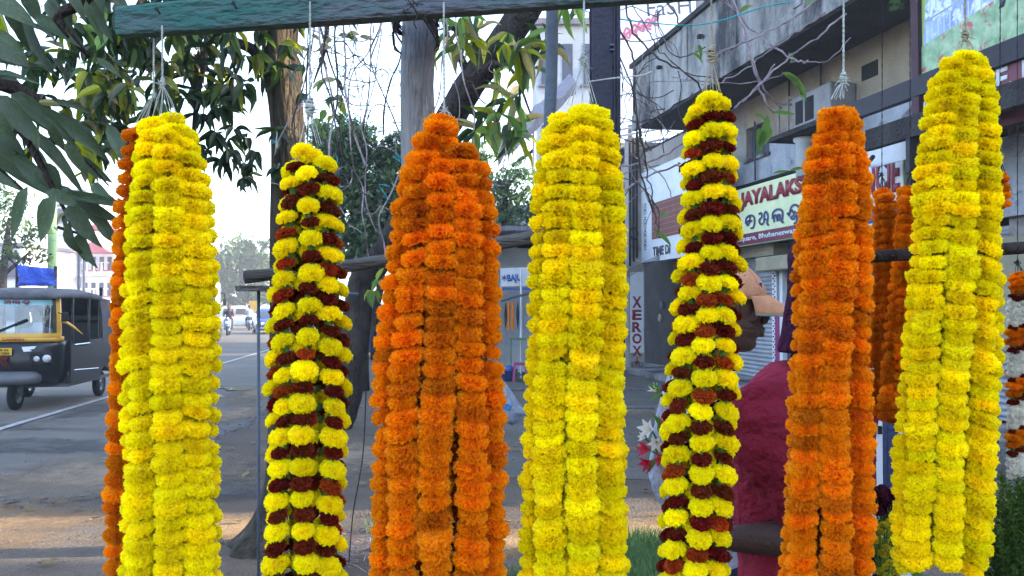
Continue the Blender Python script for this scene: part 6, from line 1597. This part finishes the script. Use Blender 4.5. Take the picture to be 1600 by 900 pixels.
# --- man in the cap, profile to the right
cm = Tz(1140, 478, 2.75)
cap_man = empty('person', (cm.x, cm.y, 0), 'man in a faded orange cap, face in profile, behind the slim maroon and yellow bundle', 'person')
f = Vector((.985, -.08, -.13)).normalized(); lft = Vector((.08, .99, 0)); lft = (lft - f * lft.dot(f)).normalized(); s = 1.07
W = head(cm, f, lft, s, 'skin', cap_man)
m = MB(); n = 28; rings = []
for z, fr, bk, hw in ((.022, .100, -.110, .083), (.04, .101, -.111, .084), (.062, .091, -.108, .082), (.085, .074, -.098, .073), (.105, .050, -.078, .058), (.118, .022, -.052, .036), (.123, -.008, -.022, .007)):
    rings.append([W((fr + bk) / 2 + (fr - bk) / 2 * cos(2 * pi * k / n), hw * sin(2 * pi * k / n), z + .006 * cos(2 * pi * k / n)) for k in range(n)])
m.rings(rings, cap=True); cap = m.build('cap', MT['cap_orange'], cap_man, True)
m = MB(); rows = []
for j in range(7):
    t = j / 6; row = []
    for k in range(13):
        a = (-1 + k / 6) * 1.15; rr = .1 + .083 * t * cos(a * .72)
        x = .002 + (.100 + .083 * t * (cos(a) ** .6 if cos(a) > 0 else 0)) * cos(a) if abs(a) < 1.57 else 0; y = .083 * sin(a) * (1 + .05 * t)
        row.append(m.pt(W(x, y, .046 - .030 * t * t - .020 * t + (-.014 * (y / .08) ** 2))))
    rows.append(row)
for A_, B_ in zip(rows, rows[1:]):
    for k in range(12): m.face((A_[k], A_[k + 1], B_[k + 1], B_[k]))
o = m.build('cap_peak', MT['cap_orange'], cap_man, True); so = o.modifiers.new('s', 'SOLIDIFY'); so.thickness = .004
m = MB(); v2 = [Vector(o.data.vertices[i].co) for i in rows[-1]]; m.tube(v2, .0028, 6); m.build('peak_edge', MT['cap_green'], cap_man, True)
m = MB(); m.lathe([(.006, 0), (.004, .003), (.0005, .004)], W(-.015, 0, .122), 8); m.build('cap_button', MT['cap_orange'], cap)
for k in range(6):
    a = k * pi / 3 + .3; P_ = [W((fr + bk) / 2 + (fr - bk) / 2 * cos(a), hw * sin(a), z + .006 * cos(a)) + (W(0, 0, .06) - W(0, 0, .06)) for z, fr, bk, hw in ((.04, .1015, -.1115, .0845), (.062, .0915, -.1085, .0825), (.085, .0745, -.0985, .0735), (.105, .0505, -.0785, .0585), (.118, .0225, -.0525, .0365))]
    m = MB(); m.tube(P_, .0011, 4); m.build('seam', MT['cap_orange'], cap)
m = MB(); m.box(W(.070, -.048, .066), (.010, .004, .022), Matrix.Rotation(.6, 3, 'Z')); m.build('cap_badge', MT['letter_blue'], cap)
m = MB(); m.box(W(.0695, -.0475, .066), (.012, .002, .026), Matrix.Rotation(.6, 3, 'Z')); m.build('badge_edge', MT['letter_white'], cap)
for q in (-1, 1): m = MB(); m.lathe([(.0025, 0), (.0022, .001)], W(.02, q * -.066, .088), 8, (lft * -q).to_track_quat('Z', 'Y').to_matrix()); m.build('eyelet', MT['hair'], cap)
m = MB(); rings = []
for z, bk, hw in ((-.045, -.094, .064), (-.02, -.103, .076), (.01, -.107, .0795), (.035, -.108, .081)):
    rings.append([W(-.018 + (bk + .018) * cos(a), hw * sin(a), z) for a in [-1.62 + 3.24 * k / 14 for k in range(15)]] + [W(-.018 + (bk + .034) * cos(a), (hw - .016) * sin(a), z) for a in [1.62 - 3.24 * k / 14 for k in range(15)]])
m.rings(rings); m.build('hair', MT['hair'], cap_man, True)
f0 = Vector((1, -.05, 0)).normalized(); l0 = Vector((.05, 1, 0)).normalized(); up = Vector((0, 0, 1))
nb_ = W(-.035, 0, -.175); base = Vector((nb_.x - .01, nb_.y, 0))
zs = nb_.z
m = MB()        # body: torso, arms, hands in one surface
T = [(zs - .62, .10, .145), (zs - .45, .095, .14), (zs - .25, .105, .155), (zs - .1, .10, .165), (zs - .04, .075, .12), (zs + .01, .055, .06)]
m.rings([oval(Vector((base.x, base.y, z)), a, b, f0, l0, 18) for z, a, b in T])
for sd2, el, wr in ((1, (.0, .20, -.33), (.14, .14, -.40)), (-1, (-.01, -.20, -.33), (.12, -.12, -.42))):
    E = lambda q: Vector((base.x, base.y, zs)) + f0 * q[0] + l0 * q[1] + up * q[2]
    m.tube([E((0, sd2 * .14, -.07)), E((0, sd2 * .18, -.18)), E(el), E(wr)], [.052, .045, .038, .026], 10)
    hand(m, E(wr), (E(wr) - E(el)), up, 1.0, .7, sd2)
remeshed(m, 'body', MT['skin'], cap_man, .007)
m = MB()
m.rings([oval(Vector((base.x, base.y, z)), a + .012, b + .014, f0, l0, 20) for z, a, b in [(zs - .68, .11, .155)] + T[:-1]] + [oval(Vector((base.x, base.y, zs - .015)), .062, .068, f0, l0, 20)])
for sd2 in (-1, 1):
    E = lambda q: Vector((base.x, base.y, zs)) + f0 * q[0] + l0 * q[1] + up * q[2]
    m.tube([E((0, sd2 * .13, -.06)), E((0, sd2 * .18, -.18)), E((0, sd2 * .205, -.28))], [.068, .062, .066], 12)
remeshed(m, 'shirt', MT['shirt_white'], cap_man, .008)
legs_and_feet(cap_man, Vector((base.x, base.y, zs - .62)), f0, l0, 1, 'jeans', 0)

# --- person in the red shirt, back three-quarter view
rc = Tz(1254, 590, 2.05); bx_ = rc.x; by_ = rc.y + .02
red = empty('person', (bx_, by_, 0), 'person in a red shirt with wine coloured head cloth, seen from behind between two bundles', 'person')
f1 = Vector((-.55, .835, 0)).normalized(); l1 = Vector((-.835, -.55, 0)).normalized()
zs = Tz(1262, 570, 2.05).z - .005
C = lambda a, b, z: Vector((bx_, by_, zs)) + f1 * a + l1 * b + up * z
hc = C(-.04, -.046, .20)
fh = Vector((.15, .99, 0)).normalized(); lh = Vector((-.99, .15, 0)).normalized()
W2 = head(hc, fh, lh, 1.0, 'skin', red, False)
m = MB()
T = [(-.66, .115, .155), (-.5, .105, .15), (-.3, .11, .165), (-.12, .105, .175), (-.05, .08, .14), (.0, .06, .065), (.05, .055, .057)]
m.rings([oval(C(-.03 * max(0, min(1, (z + .08) / .1)), -.035 * max(0, min(1, (z + .08) / .1)), z), a, b, f1, l1, 18) for z, a, b in T])
# left arm: nearest; elbow at the right, forearm crossing level to the left
shL = C(0, .19, -.062); elL = Tz(1300, 842, 1.90); wrL = Tz(1142, 842, 1.93)
m.tube([shL, shL.lerp(elL, .5) + l1 * .01, elL], [.055, .048, .042], 12)
m.tube([elL, elL.lerp(wrL, .3), elL.lerp(wrL, .7), wrL], [.042, .043, .036, .028], 12)
hand(m, wrL, (wrL - elL) + Vector((0, 0, .06)), Vector((0, -1, .2)), 1.0, .8, 1)
shR = C(0, -.165, -.075); elR = C(.02, -.2, -.36); wrR = C(.22, -.12, -.40)
m.tube([shR, shR.lerp(elR, .5), elR, wrR], [.055, .048, .04, .027], 10); hand(m, wrR, wrR - elR, up, 1.0, .7, -1)
remeshed(m, 'body', MT['skin_arm'], red, .007)
m = MB()
m.rings([oval(C(0, 0, z), a, b, f1, l1, 24) for z, a, b in ((-.74, .135, .175), (-.62, .13, .17), (-.45, .122, .168), (-.28, .128, .182), (-.13, .122, .195), (-.06, .10, .18), (-.015, .08, .115), (.01, .064, .07))])
hemL = shL.lerp(elL, .93)
m.tube([shL + Vector((.0, .02, .0)), shL.lerp(hemL, .35) + l1 * .01, shL.lerp(hemL, .7), hemL], [.078, .082, .085, .092], 14)
m.tube([shR, shR.lerp(elR, .8)], [.075, .075], 12)
sh_ = remeshed(m, 'shirt', MT['shirt_red'], red, .007, 14)
for v in sh_.data.vertices:      # soft folds
    p = v.co; k = noise.noise(Vector((p.x * 7 + p.z * 3, p.y * 7, p.z * 5))) * .016 + noise.noise(Vector((p.x * 10 - p.z * 16, p.y * 10, p.z * 6 + p.x * 6))) * .004
    v.co = p + v.normal * k
bpy.context.view_layer.update()
def snapped(pts):
    out = []
    for p in smooth_path(pts, 5):
        ok, q, n_, _i = sh_.closest_point_on_mesh(sh_.matrix_world.inverted() @ p); out.append(sh_.matrix_world @ q + n_ * .0006)
    return out
m = MB()   # collar
m.rings([oval(C(-.03, -.035, z), a, b, f1, l1, 20) for z, a, b in ((-.02, .072, .078), (.035, .062, .067), (.035, .056, .06), (-.02, .064, .07))]); m.build('collar', MT['navy_cloth'], red, True)
m = MB(); rings = []
for z, a, b, dx in ((-.165, .10, .112, -.0), (-.13, .105, .106, -.0), (-.06, .112, .094, -.0), (0, .116, .088, -.0), (.06, .112, .085, -.0), (.105, .09, .07, -.0), (.128, .02, .02, -.01)):
    rings.append(oval(hc + fh * (dx - .008) + up * z, a, b, fh, lh, 20))
m.rings(rings); hd = remeshed(m, 'head_cloth', MT['wine_cloth'], red, .006, 5)
for v in hd.data.vertices: v.co = v.co + v.normal * (noise.noise(v.co * 14) * .008)
# tail of the cloth falling over the nape towards the left
legs_and_feet(red, C(0, 0, -.68), f1, l1, 1, 'jeans', 0)

# --- bouquet in white paper held in front
bq = empty('bouquet', Tz(1050, 800, 1.95), 'small bouquet of pink and white lilies wrapped in white paper, left of the slim bundle', 'bouquet')
B0 = Tz(1066, 835, 1.93); 
m = MB(); K = 18; rings = []
tipd = [(0, .012), (.06, .022), (.15, .05), (.24, .065), (.34, .05)]
axp = smooth_path([Tz(1070, 850, 1.93), Tz(1056, 780, 1.93), Tz(1044, 700, 1.93), Tz(1048, 590, 1.95)], 4)
rad = [.012, .016, .022, .028, .034, .040, .043, .044, .040, .034, .026, .018, .008]
for i, p in enumerate(axp):
    r_ = rad[min(i, len(rad) - 1)]; rings.append([p + Vector((cos(a) * r_ * (1 + .18 * sin(3 * a + i)), sin(a) * r_ * .7 * (1 + .2 * sin(2 * a + i)), .006 * sin(4 * a + i))) for a in [2 * pi * k / K for k in range(K)]])
m.rings(rings, cap=False); o = m.build('wrapping_paper', MT['paper_white'], bq, True); so = o.modifiers.new('s', 'SOLIDIFY'); so.thickness = .0012
def lily(c, d, s, mt, par, n=6):
    u, w = perp(d); m = MB()
    for k in range(n):
        a = 2 * pi * k / n; o_ = u * cos(a) + w * sin(a); t = u * -sin(a) + w * cos(a); rows = []
        for j in range(5):
            q = j / 4; p = c + (d * (q * .9) + o_ * (q ** 2 * .75 + .1)) * s; ww = sin(pi * (q * .85 + .1)) * .28 * s
            rows.append([m.pt(p + t * ww * e + o_ * (-abs(e) * .05 * s)) for e in (-1, 0, 1)])
        for A_, B_ in zip(rows, rows[1:]):
            for e in (0, 1): m.face((A_[e], A_[e + 1], B_[e + 1], B_[e]))
    m.build('bloom', MT[mt], par, True, fixn=False)
for x, y, s_, mt_, d in ((1018, 672, .034, 'petal_white', (-.8, -.8, .3)), (1034, 665, .020, 'petal_pink', (.2, -.8, .5)), (1026, 690, .028, 'petal_white', (-.3, -1, -.2)), (1014, 702, .030, 'petal_pink', (-1, -.6, .1)), (1016, 720, .030, 'petal_pink', (-.7, -.7, -.4)), (1030, 714, .026, 'petal_pink', (.1, -1, -.2)), (1008, 684, .018, 'petal_white', (-1, -.3, .2)), (1026, 612, .022, 'petal_white', (-.7, -.3, .7)), (1020, 606, .014, 'leaf_pale', (-.5, -.3, .8))):
    p = Tz(x, y, 1.9); root_ = Tz(1046, 740, 1.92) if y > 640 else Tz(1046, 640, 1.93)
    m = MB(); m.tube([root_, root_.lerp(p, .6) + Vector((0, 0, .01)), p], .0022, 5); m.build('stem', MT['stem_green'], bq)
    lily(p, Vector(d).normalized(), s_ * .78, mt_, bq)
for x0, y0, x1, y1 in ((1034, 668, 1020, 646), (1030, 676, 1030, 650), (1024, 716, 1012, 738), (1032, 612, 1020, 622), (1028, 610, 1022, 600)):
    put_leaf('pale', Tz(x0, y0, 1.9), Tz(x1, y1, 1.88), .006, (0, -1, .3), bq)
# plastic bag tied beyond the orange bundle
pb = empty('plastic_bag', Tz(800, 640, 2.6), 'clear plastic bag with blue print hanging at the right edge of the widest bundle', 'bag')
m = MB(); rings = []
for i, (x, y, rx) in enumerate(((786, 598, .003), (790, 615, .014), (793, 635, .03), (795, 650, .042), (792, 660, .03))):
    p = Tz(x, y, 2.6); rings.append([p + Vector((cos(a) * rx * (1 + .3 * sin(3 * a + i)), sin(a) * rx * .5, .008 * sin(5 * a + i))) for a in [2 * pi * k / 16 for k in range(16)]])
m.rings(rings); m.build('film', MT['poly_clear'], pb, True)
m = MB(); m.box(Tz(790, 634, 2.575), (.035, .006, .018), Matrix.Rotation(.4, 3, 'Y'), .002); m.build('blue_print', MT['bag_blue'], pb)
# loose wire and white twigs by the orange bundle foot
m = MB(); m.tube(smooth_path([Tz(573, 560, 3.0), Tz(571, 640, 3.0), Tz(566, 720, 3.0), Tz(552, 800, 3.0), Tz(545, 880, 3.0)], 5), .0022, 5)
tag(m.build('iron_wire', MT['wire_dark']), 'thin dark wire hanging between the mixed bundle and the wide orange bundle', 'wire')
wd = empty('dry_twigs', gnd(560, 850), 'small heap of dry pale twigs and stalks on the ground by the post', 'twigs')
m = MB(); g = gnd(560, 868); rr2 = random.Random(7)
for k in range(150):
    a = rr2.uniform(0, 6.28); p = g + Vector((rr2.gauss(0, .13), rr2.gauss(0, .16), rr2.uniform(.0, .17) * rr2.random() + .01)); L_ = rr2.uniform(.03, .12); d = Vector((cos(a), sin(a), rr2.uniform(-.2, .5)))
    m.tube([p, p + d * L_ * .5 + Vector((0, 0, .01)), p + d * L_], [.0022, .002, .001], 4)
m.build('stalks', MT['vine'], wd, kind='stuff')
# --- bottom right: buckets of greenery
mat('bucket_dark', '#23262e', '#1b1d24', 6, .4, .1, 60, .4)
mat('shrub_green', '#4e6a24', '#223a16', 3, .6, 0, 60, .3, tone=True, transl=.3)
mat('mum_yellow', [.50, .45, .01], [.36, .30, .01], tone=True, rough=.6, bump=0, transl=.25)
sh = empty('green_shrub', Tz(1585, 880, 2.0), 'feathery golden green shrub at the bottom right corner', 'shrub')
m = MB(); rr3 = random.Random(11)
for k in range(70):
    b = Tz(1590 + rr3.gauss(0, 28), 960, 2.0 + rr3.uniform(-.12, .2)); tp_ = Tz(1585 + rr3.gauss(6, 24), 745 + abs(rr3.gauss(0, 55)), 2.0 + rr3.uniform(-.12, .2))
    mid = b.lerp(tp_, .5) + Vector((rr3.uniform(-.02, .02), 0, 0)); P_ = smooth_path([b, mid, tp_], 8)
    for i, p in enumerate(P_):
        for q in range(16):
            d = Vector((rr3.gauss(0, 1), rr3.gauss(0, 1), rr3.uniform(.2, 1.6))).normalized() * rr3.uniform(.008, .022) * (1.25 - .6 * i / len(P_)); u, w = perp(d)
            u = (u * cos(q) + w * sin(q)).normalized()
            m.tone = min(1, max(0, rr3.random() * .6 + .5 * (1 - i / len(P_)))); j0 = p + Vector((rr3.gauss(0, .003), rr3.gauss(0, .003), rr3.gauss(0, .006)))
            m.poly([j0, j0 + d * .5 + u * .0022, j0 + d, j0 + d * .5 - u * .0022])
m.build('foliage', MT['shrub_green'], sh, tone=True, fixn=False, kind='stuff')
m = MB(); c = Tz(1592, 980, 2.05); m.lathe([(.10, -.9), (.13, 0), (.135, .0), (.125, -.02)], (c.x, c.y, c.z), 20); m.build('bucket', MT['bucket_dark'], sh, True)
# yellow button chrysanthemums
FL['mum'] = [flower_mesh('button_mum', MT['mum_yellow'], 900 + i, n=70, vert=.7, pw=.28) for i in range(3)]
FL['wine'] = [flower_mesh('wine_bloom', MT['petal_wine'], 950 + i, n=90, vert=.8, pw=.3) for i in range(3)]
def spray(name, label, cx, cy, rx, ry, n, D, key, rad_, catn='flowers'):
    rt = empty(name, Tz(cx, cy, D), label, catn)
    m = MB(); rr = random.Random(cx); base = Tz(cx, cy + ry * 3, D + .03)
    pts = []
    for k in range(n):
        a = rr.uniform(0, 6.28); q = sqrt(rr.random()); p = Tz(cx + rx * q * cos(a), cy + ry * q * sin(a), D + rr.uniform(-.04, .06)); pts.append(p)
        m.tube([base, base.lerp(p, .6) + Vector((rr.uniform(-.01, .01), 0, 0)), p], .0014, 4)
    m.build('stems', MT['stem_green'], rt, kind='stuff')
    for p in pts:
        o = bpy.data.objects.new('bloom', rr.choice(FL[key])); ax = Vector((rr.gauss(0, .5), -.6 + rr.gauss(0, .3), .8)).normalized(); r_ = rad_ * rr.uniform(.8, 1.15)
        o.matrix_basis = Matrix.Translation(p) @ (ax.to_track_quat('Z', 'Y').to_matrix() @ Matrix.Diagonal((r_, r_, r_))).to_4x4(); link(o, rt)
    return rt
spray('chrysanthemum_bunch', 'bunch of small yellow chrysanthemums low between the orange and right yellow bundles', 1384, 838, 20, 28, 34, 1.75, 'mum', .0088)
spray('chrysanthemum_bunch', 'few yellow chrysanthemum buds at the bottom edge under the right yellow bundle', 1390, 890, 16, 14, 10, 1.72, 'mum', .008)
spray('wine_flower_bunch', 'dark wine red flowers behind the yellow chrysanthemums at the blue post foot', 1380, 782, 22, 18, 26, 2.1, 'wine', .014)
spray('wine_flower_bunch', 'dark wine red blooms at the bottom between orange and yellow bundles', 1380, 880, 24, 30, 26, 2.0, 'wine', .014)
# blue post and pale panel seen between the bundles
mat('post_blue', '#27365f', '#1f2c50', 5, .5, .1, 60, .4)
p = Tz(1392, 700, 2.6); st = empty('square_post', (p.x, 2.6, 0), 'dark blue square post below the small orange garlands', 'post')
m = MB(); m.box((p.x, 2.6, .72), (.036, .036, 1.44), None, .003); m.build('tube', MT['post_blue'], st)
a = Tz(1350, 740, 3.4); b = Tz(1430, 640, 3.4); pn = empty('grey_board', (a.x, 3.4, 0), 'pale grey board standing behind the blue post', 'board')
m = MB(); m.box(((a.x + b.x) / 2, 3.4, .75), (b.x - a.x + .02, .03, 1.1)); m.build('sheet', MT['sign_white'], pn)
m = MB(); m.box(((a.x + b.x) / 2, 3.38, .19), (b.x - a.x + .02, .05, .38)); m.build('foot_board', MT['plaster'], pn)
c = Tz(1375, 672, 3.37); m = MB(); m.box(c, (.012, .012, .03)); m.build('latch', MT['rubber'], pn)
for k, (x, y) in enumerate(((1388, 812), (1372, 806), (1396, 818))):
    put_leaf('pale', Tz(x - 18, y + 6, 1.8), Tz(x + 16, y - 10, 1.8), .006, (0, -1, .5), st) if False else None
# ------------------------------------------------------------------ morning haze
hm = bpy.data.materials.new('haze'); hm.use_nodes = True
N = hm.node_tree.nodes; L = hm.node_tree.links; N.remove(N['Principled BSDF'])
v = N.new('ShaderNodeVolumePrincipled'); v.inputs['Color'].default_value = (.86, .92, 1, 1); v.inputs['Density'].default_value = .0019; v.inputs['Anisotropy'].default_value = .2
L.new(v.outputs[0], N['Material Output'].inputs['Volume'])
m = MB(); m.box((0, 580, 14), (1840, 1260, 30.4)); tag(m.build('haze', hm), kind='stuff')
